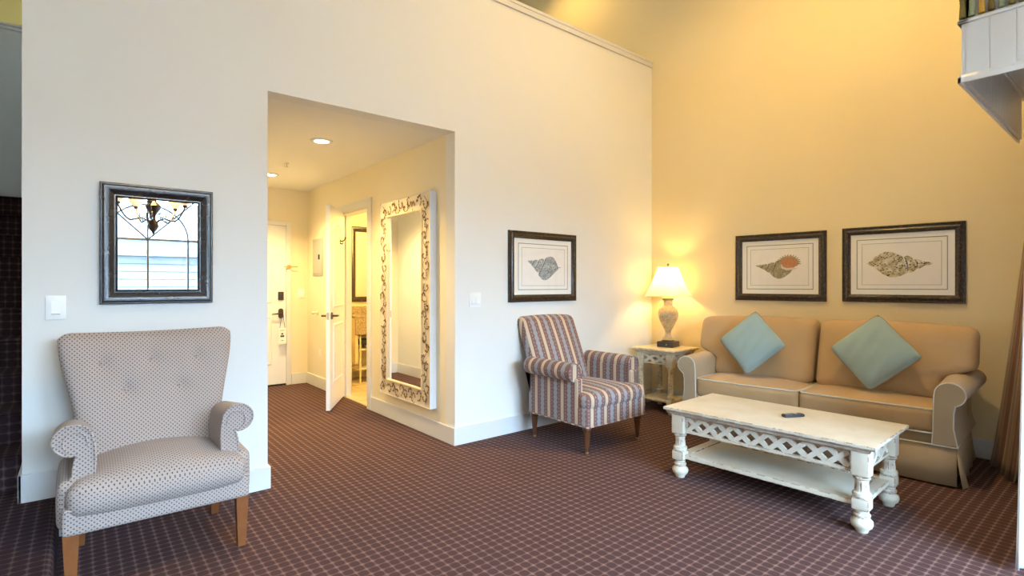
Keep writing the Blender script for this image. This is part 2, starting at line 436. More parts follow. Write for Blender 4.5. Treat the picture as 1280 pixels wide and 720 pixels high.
# openings in the wall behind the viewer: arched window and an unseen side window added for daylight
SWX = (1.92, 3.14, .20, 2.75)
aw = MB()
for a, b in ((XW, ACX[0] - AW), (ACX[0] + AW, SWX[0]), (SWX[1], 3.38)): aw.box(a, b, YB - .16, YB, 0, HC)
for a, b, c, d in (SWX,): aw.box(a, b, YB - .16, YB, 0, c).box(a, b, YB - .16, YB, d, HC)
for cx in ACX:
    aw.box(cx - AW, cx + AW, YB - .16, YB, 0, AZ0)
    for sg in (-1, 1):
        arc = [(cx + sg * AW * math.cos(R(a)), AZ1 + AW * math.sin(R(a))) for a in range(0, 91, 6)]
        for i in range(len(arc) - 1):
            (xa, za), (xb, zb) = arc[i], arc[i + 1]
            aw.prism([(xa, za), (xb, zb), (xb, HC), (xa, HC)], YB - .16, YB)
struct(aw.build('wall_front', 'wall_paint', smooth=0), 'cream wall of arched windows behind the viewer', 'wall')
struct(MB().box(XW - .12, XW, YB - .16, 8.3, 0, HC).build('wall_left', 'wall_paint', smooth=0), 'cream left wall beyond the platform', 'wall')
struct(MB().box(-1.52, -1.40, YA, 6.72, 0, ZT).build('wall_stair', 'wall_paint', smooth=0), 'wall on the far side of the stairs', 'wall')
struct(MB().box(XW, -1.52, YA, YA + .12, 0, HC).build('wall_back_left', 'wall_paint', smooth=0), 'cream wall left of the stairs', 'wall')
struct(MB().box(-1.52, XE, 6.72, 6.84, 0, ZT).build('wall_landing', 'wall_paint', smooth=0), 'beige wall above the stair landing', 'wall')
struct(MB().box(-1.52, XE, 6.70, 6.86, ZT, ZT + .022, .004).box(-1.52, XE, 6.708, 6.72, ZT - .03, ZT, .003).build('trim_2', 'white_trim', smooth=0), 'white cap rail above the stair landing', 'trim')
struct(MB().box(XW, 4.6, 8.2, 8.32, 0, HC).build('wall_loft', 'ochre_paint', smooth=0), 'ochre wall at the back of the loft', 'wall')
struct(MB().box(XW - .12, 5.6, YB - .16, 8.32, HC, HC + .15).build('ceiling', 'ceiling_paint', smooth=0), 'high white ceiling above room and loft', 'ceiling')
# bathroom shell
BX1 = 4.30
struct(MB().box(BX1, BX1 + .1, 4.45, YE, -.12, ZC).box(XR + .12, BX1, 4.45, 4.55, -.12, ZC).build('wall_bath', 'wall_paint', smooth=0), 'yellow lit bathroom wall', 'wall')
bf = struct(MB().box(XR + .03, BX1, 4.55, YE, -.12, -.004).build('floor_bath', 'grout', smooth=0), 'beige tiled bathroom floor', 'floor')
tile = None; T = .30
for i in range(7):
    for j in range(8):
        x, y = XR + .03 + T * (i + .5), 4.56 + T * (j + .5)
        if x > BX1 - .1 or y > YE - .1: continue
        if tile is None:
            tile = MB().box(-T / 2 + .003, T / 2 - .003, -T / 2 + .003, T / 2 - .003, -.004, .004, .0015).build('tile', 'bath_tile', bf); tile.location = (x, y, 0)
        else: share(tile, parent=bf, loc=(x, y, 0))

# baseboards
BH, BT = .135, .015
def base(name, segs, label):
    b = MB()
    for x0, x1, y0, y1, z in segs: b.box(x0, x1, y0, y1, z, z + BH, .003)
    return struct(b.build(name, 'white_trim', smooth=0), label, 'baseboard')
base('baseboard_back', [(XP, XL + BT, YA - BT, YA, 0), (XE - BT, XP, YA - BT, YA, PZ), (XR - BT, 4.785, YA - BT, YA, 0), (XE - BT, XE, YA - BT, 3.70, PZ)], 'white baseboard along the back wall')
base('baseboard_hall', [(XR - BT, XR, YA, DY0 - .09, 0), (XR - BT, XR, DY1 + .09, YE, 0), (EX1 + .06, XR, YE - BT, YE, 0), (XL, EX0 - .06, YE - BT, YE, 0), (XL, XL + BT, YA, YE, 0)], 'white baseboard inside the hall')
bb = MB().box(.004, 3.2, -BT, 0, 0, BH, .003).build('baseboard_right', 'white_trim', smooth=0); bb.location = OB; bb.rotation_euler = (0, 0, TH); struct(bb, 'white baseboard behind the sofa', 'baseboard')
base('baseboard_window', [(3.26, 5.0, YC, YC + BT, 0)], 'white baseboard under the curtained window')

# casing of bathroom door
CW = .085
struct(MB().box(XR - .018, XR, DY0 - CW, DY0, 0, DH + CW, .004).box(XR - .018, XR, DY1, DY1 + CW, 0, DH + CW, .004).box(XR - .018, XR, DY0, DY1, DH, DH + CW, .004)
       .box(XR - .001, XR + .121, DY0 - .001, DY0 + .016, 0, DH).box(XR - .001, XR + .121, DY1 - .016, DY1 + .001, 0, DH).box(XR - .001, XR + .121, DY0, DY1, DH - .016, DH + .001)
       .box(XR + .05, XR + .075, DY1 - .03, DY1 - .016, 0, DH - .016).build('trim_3', 'white_trim', smooth=0), 'white casing around the bathroom doorway', 'trim')
struct(MB().box(EX0 - .055, EX0, YE - .018, YE, 0, EH + .055, .004).box(EX1, EX1 + .055, YE - .018, YE, 0, EH + .055, .004).box(EX0, EX1, YE - .018, YE, EH, EH + .055, .004)
       .build('trim_4', 'white_trim', smooth=0), 'white casing around the entry door', 'trim')

# ---------------------------------------------------------------- doors
def lever(parent, x, z, y, sgn, side, mat='dark_bronze', plate=(.035, .035)):
    """lever handle on a door face at local (x, y, z); side = direction of outward face on local y, sgn = lever direction on x"""
    h = MB(); pw, ph = plate
    if ph > pw:
        h.prism([(x + pw * math.cos(R(a)), z + (ph - pw if math.sin(R(a)) > 0 else -(ph - pw)) + pw * math.sin(R(a))) for a in range(0, 360, 20)], y, y + side * .010)
    else:
        h.prism([(x + pw * math.cos(R(a)), z + pw * math.sin(R(a))) for a in range(0, 360, 20)], y, y + side * .010)
    o = h.build('handle_plate', mat, parent)
    MB().tube([(x, y + side * .008, z), (x, y + side * .05, z)], .010, 10).tube([(x, y + side * .05, z), (x + sgn * .03, y + side * .055, z), (x + sgn * .075, y + side * .052, z - .003), (x + sgn * .115, y + side * .048, z - .006)], [.011, .010, .009, .007], 10).build('lever', mat, o)
    return o
def panel_door(parent, W, H, t, faces=(-1, 1), mat='white_door'):
    """slab from x 0..W, y -t/2..t/2 with an arched plank panel over a square plank panel"""
    MB().box(0, W, -t / 2, t / 2, 0, H, .002).build('leaf', mat, parent, smooth=0)
    mx = .125 * W / .7
    for f in faces:
        y0, y1 = f * t / 2, f * (t / 2 + .010)
        for (z0, z1, arch) in ((.24, .84, 0), (1.0, H - .15, .07)):
            x0, x1 = mx, W - mx
            out = [(x0, z0), (x1, z0), (x1, z1 - arch)]
            if arch: out += [((x0 + x1) / 2 + (x1 - x0) / 2 * math.cos(R(a)), z1 - arch + arch * math.sin(R(a))) for a in range(12, 180, 12)]
            out += [(x0, z1 - arch)]
            # moulding ring around the panel
            m = MB(); n = len(out); c = ((x0 + x1) / 2, (z0 + z1) / 2)
            def inset(p, d): return (p[0] + (d if p[0] < c[0] - .01 else -d if p[0] > c[0] + .01 else 0), p[1] + (d if p[1] < c[1] else -d))
            inn = [inset(p, .016) for p in out]; inn2 = [inset(p, .030) for p in out]
            v = [(p[0], y0, p[1]) for p in out] + [(p[0], y1, p[1]) for p in inn] + [(p[0], y0, p[1]) for p in inn2]
            fs = []
            for i in range(n):
                j = (i + 1) % n; fs += [(i, j, j + n, i + n), (i + n, j + n, j + 2 * n, i + 2 * n)]
            m.add(v, fs); pn = m.build('panel_moulding', mat, parent, smooth=30)
            np_ = 4; a0, a1 = x0 + .034, x1 - .034; w = (a1 - a0) / np_
            for q in range(np_):
                xa, xb = a0 + q * w, a0 + (q + 1) * w - .005
                if arch:
                    def zt(x): return z1 - arch + arch * math.sqrt(max(0, 1 - ((x - (x0 + x1) / 2) / ((x1 - x0) / 2)) ** 2)) - .034
                    poly = [(xa, z0 + .034), (xb, z0 + .034), (xb, zt(xb)), ((xa + xb) / 2, zt((xa + xb) / 2)), (xa, zt(xa))]
                else: poly = [(xa, z0 + .034), (xb, z0 + .034), (xb, z1 - .034), (xa, z1 - .034)]
                MB().prism(poly, y0, f * (t / 2 + .006)).build('plank', mat, parent, smooth=0)
# bathroom door, swung into the hall: hinge at far jamb, local x runs from the hinge to the free edge
hx, hy = 2.285, 5.775; fx, fy = 1.885, 5.14
ang = math.atan2(fy - hy, fx - hx); LEN = math.hypot(fx - hx, fy - hy)
bd = s_empty('door_1', 'white arched panel door standing open at the bathroom', 'door', (hx, hy, .018), ang)
panel_door(bd, LEN, 2.02, .038)
for s_ in (-1, 1): lever(bd, LEN - .065, .925, s_ * .019, -1, s_)
MB().box(LEN - .001, LEN + .0015, -.012, .012, .89, .96).build('latch_plate', 'nickel', bd)
for z in (.2, 1.0, 1.8): MB().box(-.006, .006, -.03, -.018, z, z + .09, .002).build('hinge', 'nickel', bd)
# robe hook on the camera side of the leaf
hk = MB(); X0 = LEN * .38; s_ = 1
hk.box(X0 - .013, X0 + .013, .019, .026, 1.66, 1.74, .003).tube([(X0, .025, 1.70), (X0, .05, 1.695), (X0, .075, 1.715), (X0, .08, 1.74)], [.007, .007, .006, .008], 8).tube([(X0, .025, 1.68), (X0, .045, 1.665), (X0, .055, 1.68)], [.006, .006, .007], 8)
ho = tag(hk.build('robe_hook', 'dark_bronze'), 'dark bronze robe hook high on the open bathroom door', 'hook'); ho.location = bd.location; ho.rotation_euler = bd.rotation_euler
# entry door
ed = s_empty('door_2', 'white panel entry door at the end of the hall', 'door', (EX0, YE + .035, .02), 0)
panel_door(ed, EX1 - EX0, EH - .02, .045, faces=(-1,))
lever(ed, .915 - .062, .875, -.0225, -1, -1, plate=(.03, .062))
MB().box(.915 - .095, .915 - .03, -.040, -.022, 1.04, 1.145, .004).build('lock_reader', 'black_plastic', ed)
MB().box(EX1 - EX0 - .004, EX1 - EX0 + .002, -.03, -.0225, .83, .93).build('strike_plate', 'nickel', ed)
MB().box(0, EX1 - EX0, -.03, .03, -.02, -.004).build('threshold', 'void_black', ed, smooth=0)
# swing bar latch on the casing
sl = thing('swing_latch', 'brass swing bar latch on the entry door casing', 'latch', (2.03, YE - .018, 1.475))
MB().box(-.022, .022, -.008, 0, -.022, .022, .002).build('plate', 'brass', sl)
MB().tube([(-.06, -.02, 0), (-.02, -.02, 0), (.02, -.025, 0), (.10, -.035, .003)], .007, 8).tube([(-.01, 0, 0), (-.01, -.02, 0)], .010, 8).build('bar', 'brass', sl)
# privacy hanger on the lever
dh = thing('door_hanger', 'white card hanging by blue cord from the entry door lever', 'door hanger', (EX0 + .915 - .062, YE - .055, .52))
MB().box(-.045, .045, -.001, .001, 0, .20).build('card', 'tag_card', dh, smooth=0)
MB().tube([(-.03, 0, .198), (-.005, -.008, .36)], .0035, 6).tube([(.03, 0, .198), (.008, -.008, .36)], .0035, 6).build('cord', 'cord_blue', dh)
for q in ((-.012, .010, .115, .135), (-.022, .022, .085, .108), (-.026, .026, .165, .170), (-.016, .016, .04, .046)): MB().box(q[0], q[1], -.0022, -.001, q[2], q[3]).build('printed_mark', 'ink', dh, smooth=0)

# ---------------------------------------------------------------- recessed lights
def downlight(x, y, z, label, group, energy, spot=130, color=WARM, glow='bulb_glow'):
    t = thing('recessed_light', label, 'ceiling light', (x, y, z), 0, group)
    MB().lathe([(.055, -.002), (.060, -.010), (.085, -.008), (.090, -.001), (.090, 0), (.055, 0)], 28, cap=False).build('trim_ring', 'white_trim', t)
    MB().lathe([(.056, -.003), (.056, -.0045)], 24).build('lens', glow, t)
    lamp_light('recessed_lamp', 'SPOT', (x, y, z - .03), energy, color, .05, spot, .7)
downlight(1.554, 4.385, ZC, 'recessed round light in the hall ceiling nearest the opening', 'hall ceiling lights', 64, 130, (1, .70, .28))
downlight(1.60, 6.07, ZC, 'recessed round light in the hall ceiling near the entry door', 'hall ceiling lights', 70, 130, (1, .70, .28))
# high ceiling spots washing the sofa wall and the loft
for (u, d, lab, e) in ((1.9, 1.8, 'recessed light high above the sofa', 125), (-1.0, .6, 'recessed light high in the loft near the sofa wall', 20)):
    p = fromB(u, d, HC); downlight(p[0], p[1], HC, lab, 'high ceiling lights', e, 150)
downlight(-.6, 7.5, HC, 'recessed light high above the stair landing', 'high ceiling lights', 3, 120)
sp = tag(MB().lathe([(.022, 0), (.022, -.004), (.006, -.006), (.006, -.03), (.014, -.032), (.014, -.036), (.002, -.04)], 14).build('sprinkler_head', 'nickel'), 'small fire sprinkler head in the hall ceiling', 'sprinkler')
sp.location = (1.58, 5.42, ZC)
# bathroom ceiling light
bl = thing('bathroom_light', 'round ceiling light inside the bathroom', 'ceiling light', (3.2, 5.6, ZC))
MB().lathe([(.16, 0), (.16, -.03), (.15, -.035)], 28).build('rim', 'nickel', bl)
MB().lathe([(.148, -.035), (.13, -.07), (.08, -.095), (.01, -.105)], 28).build('bowl', 'bulb_glow_soft', bl)
lamp_light('bathroom_lamp', 'POINT', (3.2, 5.6, ZC - .25), 32, (1, .62, .16), .1)

# ---------------------------------------------------------------- switches and small wall things
def plate(name, label, cat, loc, rz, w, h, rockers, mat='white_plastic', group=None):
    t = thing(name, label, cat, loc, rz, group)
    MB().box(-w / 2, w / 2, -.006, 0, -h / 2, h / 2, .002).build('cover_plate', mat, t)
    for i in range(rockers):
        x = (i - (rockers - 1) / 2) * .046
        MB().prism([(-.006, -.034), (-.011, -.030), (-.0075, .030), (-.006, .034)], x - .0165, x + .0165, 'x').build('rocker', mat, t)
    return t
plate('light_switch', 'white light switch on the wall above the dotted armchair', 'light switch', (-.088, YA, 1.137), 0, .078, .118, 1, group='wall switches')
plate('light_switch', 'white double light switch on the wall right of the hall opening', 'light switch', (2.456, YA, 1.128), 0, .115, .118, 2, group='wall switches')
plate('light_switch', 'white light switch beside the entry door', 'light switch', (2.185, YE, 1.14), 0, .08, .118, 1, group='wall switches')
ot = thing('wall_outlet', 'white wall outlet low on the hall wall', 'outlet', (XR, 6.44, .41), -PI / 2)
MB().box(-.035, .035, -.006, 0, -.058, .058, .002).build('cover_plate', 'white_plastic', ot)
MB().box(-.016, .016, -.008, -.005, -.036, .036, .001).build('socket_face', 'white_plastic', ot)
ep = thing('electrical_panel', 'grey metal breaker panel door on the hall wall', 'electrical panel', (XR, 6.50, 1.587), -PI / 2)
MB().box(-.175, .175, -.010, 0, -.225, .225, .003).build('panel_frame', 'grey_metal', ep)
MB().box(-.150, .150, -.016, -.009, -.20, .20, .002).build('panel_door', 'grey_metal', ep)
MB().box(.05, .09, -.022, -.015, -.03, .03, .002).build('catch', 'void_black', ep)
ds = thing('door_stop', 'cream wall bumper behind the bathroom door lever', 'door stop', (XR, 6.52, .91), -PI / 2)
o_ = MB().lathe([(.03, 0), (.03, .008), (.012, .012), (.012, .045), (.020, .05), (.018, .07), (.004, .075)], 16).build('bumper', 'cream_paint', ds); o_.rotation_euler = (PI / 2, 0, 0)

# ---------------------------------------------------------------- frames
def sweep_frame(w, h, prof):
    """prof: list of (inset from the outer edge, height off the wall); mitred frame in the local xz plane, wall at y 0, front at -y"""
    m = MB(); n = len(prof); v = []
    for (a, b) in ((-1, -1), (1, -1), (1, 1), (-1, 1)):
        for (i, d) in prof: v.append((a * (w / 2 - i), -d, b * (h / 2 - i)))
    f = []
    for c in range(4):
        for k in range(n - 1):
            a, b = c * n + k, ((c + 1) % 4) * n + k; f.append((a, b, b + 1, a + 1))
    return m.add(v, f)
def rect_ring(x0, x1, z0, z1, t, y):
    m = MB()
    for (a, b, c, d) in ((x0, x1, z0, z0 + t), (x0, x1, z1 - t, z1), (x0, x0 + t, z0, z1), (x1 - t, x1, z0, z1)): m.box(a, b, y - .0006, y, c, d)
    return m
def picture(label, loc, rz, w, h, art, inner):
    t = thing('framed_shell_print', label, 'picture', loc, rz, 'framed shell prints')
    fw = .062
    sweep_frame(w, h, [(0, 0), (0, .018), (.004, .022), (.010, .022), (.014, .018), (.022, .020), (.034, .030), (.044, .028), (.052, .018), (.058, .016), (.062, .012), (fw, .006)]).build('frame', 'dark_frame', t, smooth=35)
    W, H = w - 2 * fw, h - 2 * fw
    MB().box(-W / 2 - .005, W / 2 + .005, -.009, -.002, -H / 2 - .005, H / 2 + .005).build('mat_board', 'mat_board', t, smooth=0)
    a = inner * 1.0
    rect_ring(-W / 2 + .040 * a, W / 2 - .040 * a, -H / 2 + .040, H / 2 - .040, .0065, -.0092).build('mat_border', 'mat_line', t, smooth=0)
    rect_ring(-W / 2 + .076 * a, W / 2 - .076 * a, -H / 2 + .076, H / 2 - .076, .0028, -.0092).build('mat_border', 'mat_line', t, smooth=0)
    MB().box(-W / 2 + .079 * a, W / 2 - .079 * a, -.0094, -.009, -H / 2 + .079, H / 2 - .079).build('print_sheet', 'print_paper', t, smooth=0)
    art(t, W - .16 * a, H - .16)
    MB().add([(-W / 2, -.0122, -H / 2), (W / 2, -.0122, -H / 2), (W / 2, -.0122, H / 2), (-W / 2, -.0122, H / 2)], [(0, 1, 2, 3)]).build('glazing', 'picture_glass', t, smooth=0)
    return t
def flat(poly, y, name, mat, parent):
    """thin printed patch: polygon in xz"""
    return MB().prism(poly, y, y - .0004).build(name, mat, parent, smooth=0)
def spindle(prof, ang, cx, cz):
    up = [(x, r) for x, r, _ in prof]; dn = [(x, -r2) for x, _, r2 in prof][::-1]; ca, sa = math.cos(ang), math.sin(ang)
    return [(cx + x * ca - z * sa, cz + x * sa + z * ca) for x, z in up + dn]
def suture(parent, pts, wd, y, mat='ink'):
    L = []; Rr = []
    for i, p in enumerate(pts):
        a = pts[max(0, i - 1)]; b = pts[min(len(pts) - 1, i + 1)]; dx, dz = b[0] - a[0], b[1] - a[1]; l = math.hypot(dx, dz) or 1
        k = wd * (1 - abs(2 * i / (len(pts) - 1) - 1) ** 3) + .0002
        L.append((p[0] - dz / l * k, p[1] + dx / l * k)); Rr.append((p[0] + dz / l * k, p[1] - dx / l * k))
    flat(L + Rr[::-1], y, 'printed_line', mat, parent)
def whorls(parent, prof_list, ang, cx, cz, mat):
    ca, sa = math.cos(ang), math.sin(ang); T_ = lambda x, z: (cx + x * ca - z * sa, cz + x * sa + z * ca)
    for i, (x0, x1, r0, rm, r1, sk) in enumerate(prof_list):
        n = 12; top = []; bot = []
        for k in range(n + 1):
            q = k / n; x = x0 + (x1 - x0) * q; r = r0 * (1 - q) + r1 * q + (rm - (r0 + r1) / 2) * math.sin(PI * q); top.append(T_(x + sk * .5, r)); bot.append(T_(x - sk * .5, -r))
        flat(top + bot[::-1], -.0094 - .00005 * i, 'printed_shell', mat, parent)
        if i: suture(parent, [T_(x0 + sk * .5 * math.cos(PI * k / 10) + (.012 * math.sin(PI * k / 10)), r0 * math.cos(PI * k / 10)) for k in range(11)], .0022, -.0100)
def art_blue(p, W, H):
    whorls(p, [(-.20, -.145, .002, .012, .020, .0), (-.145, -.095, .022, .036, .040, .015), (-.095, -.03, .044, .064, .066, .03), (-.03, .15, .082, .112, .030, .05)], R(-14), .005, .0, 'shell_blue_grey')
    suture(p, [(.14, -.01), (.17, .0), (.20, -.002), (.215, .004)], .004, -.0096, 'shell_blue_grey')
def art_orange(p, W, H):
    whorls(p, [(-.20, -.15, .001, .008, .014, 0), (-.15, -.10, .014, .024, .028, .01), (-.10, -.045, .030, .046, .048, .02), (-.045, .12, .058, .092, .03, .03)], R(-8), -.005, -.012, 'shell_tan')
    # flared orange aperture with spines
    pts = []
    for k in range(0, 33):
        a = R(205 - 235 * k / 32); r = 1.0 + (.34 if k % 2 else 0) * (1 if 3 < k < 30 else 0)
        pts.append((.085 + .078 * r * math.cos(a), .035 + .060 * r * math.sin(a)))
    flat(pts, -.0103, 'printed_aperture', 'shell_tan', p)
    flat([(.085 + .070 * math.cos(R(a)), .035 + .053 * math.sin(R(a))) for a in range(0, 360, 15)], -.0106, 'printed_aperture', 'shell_orange', p)
    suture(p, [(.02, .03), (.03, -.005), (.07, -.022), (.12, -.016), (.165, -.015)], .010, -.0110, 'shell_pale')
def art_spot(p, W, H):
    whorls(p, [(-.19, .045, .010, .100, .062, -.04), (.045, .105, .058, .064, .036, -.02), (.105, .155, .034, .034, .018, -.01), (.155, .215, .016, .013, .001, 0)], R(0), -.01, -.004, 'shell_spotted')
    suture(p, [(-.21, .02), (-.20, .0), (-.18, -.02)], .006, -.0098, 'shell_spotted')
picture('dark framed blue-grey shell print on the wall above the striped armchair', ((2.793 + 3.603) / 2, YA, 1.4075), 0, .81, .609, art_blue, 1.1)
pr = picture('dark framed print of a shell with an orange spiny mouth, above the sofa', fromB(1.2955, 0, 1.411), TH, .772, .610, art_orange, 1.0)
picture('dark framed print of a dark spotted shell, above the right end of the sofa', fromB(2.193, 0, 1.4155), TH, .789, .610, art_spot, 1.0)

# square mirror on the left
mr = thing('square_mirror', 'square wall mirror in a dark silvered frame above the dotted armchair', 'mirror', ((.083 + .597) / 2, YA, 1.466), 0)
mw, mh = .514, .634
sweep_frame(mw, mh, [(0, 0), (0, .020), (.004, .024), (.008, .024), (.010, .028), (.018, .034), (.030, .034), (.046, .024), (.060, .014), (.066, .014), (.070, .018), (.074, .014), (.076, .008), (.076, .004)]).build('frame', 'dark_silver_frame', mr, smooth=35)
MB().box(-mw / 2 + .07, mw / 2 - .07, -.010, -.004, -mh / 2 + .07, mh / 2 - .07).build('glass', 'mirror_glass', mr, smooth=0)
gx, gz = mw / 2 - .073, mh / 2 - .073
beads = MB()
def bead(x, z):
    r = .003; v = [(x, -.021, z), (x + r, -.018, z), (x, -.018, z + r), (x - r, -.018, z), (x, -.018, z - r)]; beads.add(v, [(0, 1, 2), (0, 2, 3), (0, 3, 4), (0, 4, 1)])
for i in range(48):
    for q in (-1, 1): bead(-gx + 2 * gx * i / 47, q * gz); bead(q * gx, -gz + 2 * gz * i / 47)
beads.build('bead_edge', 'dark_silver_frame', mr, kind='stuff')

# tall hall mirror with iron vines
hm = thing('vine_mirror', 'tall cream mirror with a rusty iron vine border on the hall wall', 'mirror', (XR, 4.203, .240), -PI / 2)
HW, HH, FW = .91, 1.775, .145
fr = MB()
for (a, b, c, d) in ((-HW / 2, HW / 2, 0, FW), (-HW / 2, HW / 2, HH - FW, HH), (-HW / 2, -HW / 2 + FW, FW, HH - FW), (HW / 2 - FW, HW / 2, FW, HH - FW)): fr.box(a, b, -.052, 0, c, d, .002)
fr.build('frame', 'mirror_frame_cream', hm, smooth=0)
MB().box(-HW / 2 - .004, -HW / 2, -.058, 0, 0, HH).box(HW / 2, HW / 2 + .004, -.060, 0, 0, HH).box(-HW / 2, HW / 2, -.058, 0, -.004, 0).box(-HW / 2, HW / 2, -.058, 0, HH, HH + .004).build('white_edge', 'white_trim', hm, smooth=0)
o_ = sweep_frame(HW - 2 * FW + .036, HH - 2 * FW + .036, [(0, .05), (0, .060), (.006, .064), (.014, .062), (.020, .052), (.022, .046)]).build('inner_moulding', 'mirror_inner_cream', hm); o_.location = (0, 0, HH / 2)
MB().box(-HW / 2 + FW - .004, HW / 2 - FW + .004, -.047, -.040, FW - .004, HH - FW + .004).build('glass', 'mirror_glass', hm, smooth=0)
rv = random.Random(3); leaves = MB()
def leaf(x, z, a, s):
    y = -.058; c, sn = math.cos(a), math.sin(a); v = [(x - s * c, y, z - s * sn), (x - s * .5 * sn, y - .002, z + s * .5 * c), (x + s * c, y - .001, z + s * sn), (x + s * .5 * sn, y - .002, z - s * .5 * c), (x, y - .007, z)]
    leaves.add(v, [(0, 1, 4), (1, 2, 4), (2, 3, 4), (3, 0, 4), (3, 2, 1, 0)])
def scroll(cx, cz, r, a0, turn):
    pts = []
    for k in range(15):
        q = k / 14; a = a0 + turn * 4.6 * q; rr = r * (1 - .62 * q); pts.append((cx + rr * math.cos(a), -.060 - .002 * math.sin(k), cz + rr * math.sin(a)))
    MB().tube(pts, .0019, 5).build('vine', 'iron_vine', hm)
    for k in range(0, 15, 2):
        x, _, z = pts[k]; leaf(x + rv.uniform(-.006, .006), z + rv.uniform(-.006, .006), rv.uniform(0, 6.3), rv.uniform(.011, .020))
nS = 20
for side in (-1, 1):
    cx = side * (HW / 2 - FW / 2)
    MB().tube([(cx + .035 * math.sin(k * .9), -.060, .03 + (HH - .06) * k / 60) for k in range(61)], .0019, 5).build('vine', 'iron_vine', hm)
    for i in range(nS):
        z = .06 + (HH - .12) * (i + .3 * rv.random()) / (nS - .4)
        scroll(cx + (.022 if i % 2 else -.022) + rv.uniform(-.006, .006), z, .044 + rv.uniform(-.006, .008), rv.uniform(0, 6.3), 1 if i % 2 else -1)
for zc in (FW / 2, HH - FW / 2):
    for i in range(8):
        x = -HW / 2 + FW + (HW - 2 * FW) * (i + .5) / 8
        scroll(x, zc + (.018 if i % 2 else -.018), .046 + rv.uniform(-.006, .008), rv.uniform(0, 6.3), 1 if i % 2 else -1)
leaves.build('vine_leaves', 'iron_vine', hm, kind='stuff')

# ---------------------------------------------------------------- windows
def arched_window(cx, n):
    w = s_empty('window_%d' % n, 'tall arched window behind the viewer, ' + ('seen in the square mirror' if n == 1 else 'left of the mirrored one'), 'window', (cx, YB - .08, 0))
    fr = MB(); t = .045
    arc = lambda r: [(r * math.cos(R(a)), AZ1 + r * math.sin(R(a))) for a in range(0, 181, 6)]
    o, i = arc(AW), arc(AW - t)
    for k in range(len(o) - 1): fr.prism([o[k], o[k + 1], i[k + 1], i[k]], -.05, .05)
    fr.box(-AW, -AW + t, -.05, .05, AZ0, AZ1).box(AW - t, AW, -.05, .05, AZ0, AZ1).box(-AW, AW, -.05, .05, AZ0, AZ0 + t).build('window_frame', 'white_trim', w, smooth=0)
    MB().box(-AW, AW, -.012, .012, AZ1 - .015, AZ1 + .015).build('transom', 'muntin_grey', w, smooth=0)
    for x in (-.52, 0, .52): MB().box(x - .013, x + .013, -.012, .012, AZ0, AZ1).build('muntin', 'muntin_grey', w, smooth=0)
    MB().tube([(.52 * math.cos(R(a)), 0, AZ1 + .52 * math.sin(R(a))) for a in range(0, 181, 5)], .014, 6).build('muntin', 'muntin_grey', w)
    for a in (45, 90, 135): MB().tube([(0, 0, AZ1), (AW * math.cos(R(a)), 0, AZ1 + AW * math.sin(R(a)))], .014, 6).build('muntin', 'muntin_grey', w)
    MB().prism([(-AW, AZ0), (AW, AZ0)] + arc(AW), -.003, .003).build('pane', 'window_glass', w, smooth=0)
    MB().box(-AW - .05, AW + .05, .08, .14, AZ0 - .03, AZ0, .004).build('window_sill', 'white_trim', w)
    portal((cx, YB - .14, (AZ0 + AZ1 + AW) / 2), (R(90), 0, 0), 2 * AW, AZ1 + AW - AZ0)
arched_window(ACX[0], 1)
def rect_window(name, label, cat, x0, x1, z0, z1, yc, nx):
    w = s_empty(name, label, cat, ((x0 + x1) / 2, yc, 0)); hw = (x1 - x0) / 2; f = .05
    MB().box(-hw, -hw + f, -.05, .05, z0, z1).box(hw - f, hw, -.05, .05, z0, z1).box(-hw + f, hw - f, -.05, .05, z0, z0 + f).box(-hw + f, hw - f, -.05, .05, z1 - f, z1).build('window_frame', 'white_trim', w, smooth=0)
    for i in range(1, nx): x = -hw + 2 * hw * i / nx; MB().box(x - .02, x + .02, -.02, .02, z0 + f, z1 - f).build('mullion', 'white_trim', w, smooth=0)
    for i in range(nx): MB().box(-hw + 2 * hw * i / nx, -hw + 2 * hw * (i + 1) / nx, -.003, .003, z0 + f, z1 - f).build('pane', 'window_glass', w, smooth=0)
    portal(((x0 + x1) / 2, yc - .06, (z0 + z1) / 2), (R(90), 0, 0), 2 * hw, z1 - z0)
rect_window('window_2', 'tall unseen window added for daylight behind the viewer, right of the arched one', 'window', *SWX, YB - .08, 2)
rect_window('window_3', 'white framed window behind the curtains beside the sofa', 'window', WX0, WX1, WZ0, WZ1, YC - .07, 2)
# neighbouring building and ground seen through the arched window
nb = thing('neighbour_building', 'pale clapboard building outside, seen in the square mirror', 'building', (0, -9.0, -3))
MB().box(-12, 14, -.3, 0, 0, 5.0).build('wall', 'roof_grey', nb, smooth=0)  # backing coloured darker to draw the shadow lines between siding boards
bo = None
for i in range(26):
    z = .0 + i * .19
    if bo is None: bo = MB().prism([(0, .03), (.035, .03), (.012, .19), (0, .19)], -12, 14, 'x').build('siding_board', 'siding_paint', nb, smooth=0); bo.location = (0, 0, z)
    else: share(bo, parent=nb, loc=(0, 0, z))
MB().box(-12.2, 14.2, -.5, .45, 4.95, 5.35).build('fascia', 'roof_grey', nb, smooth=0)
MB().prism([(.5, 5.35), (-6, 7.1), (-6, 5.35)], -12.2, 14.2, 'x').build('roof', 'roof_pale', nb, smooth=0)
struct(MB().box(-40, 40, -40, 40, -3.2, -3.0).build('ground', 'ground_grey', smooth=0), 'grey ground outside the windows', 'ground')

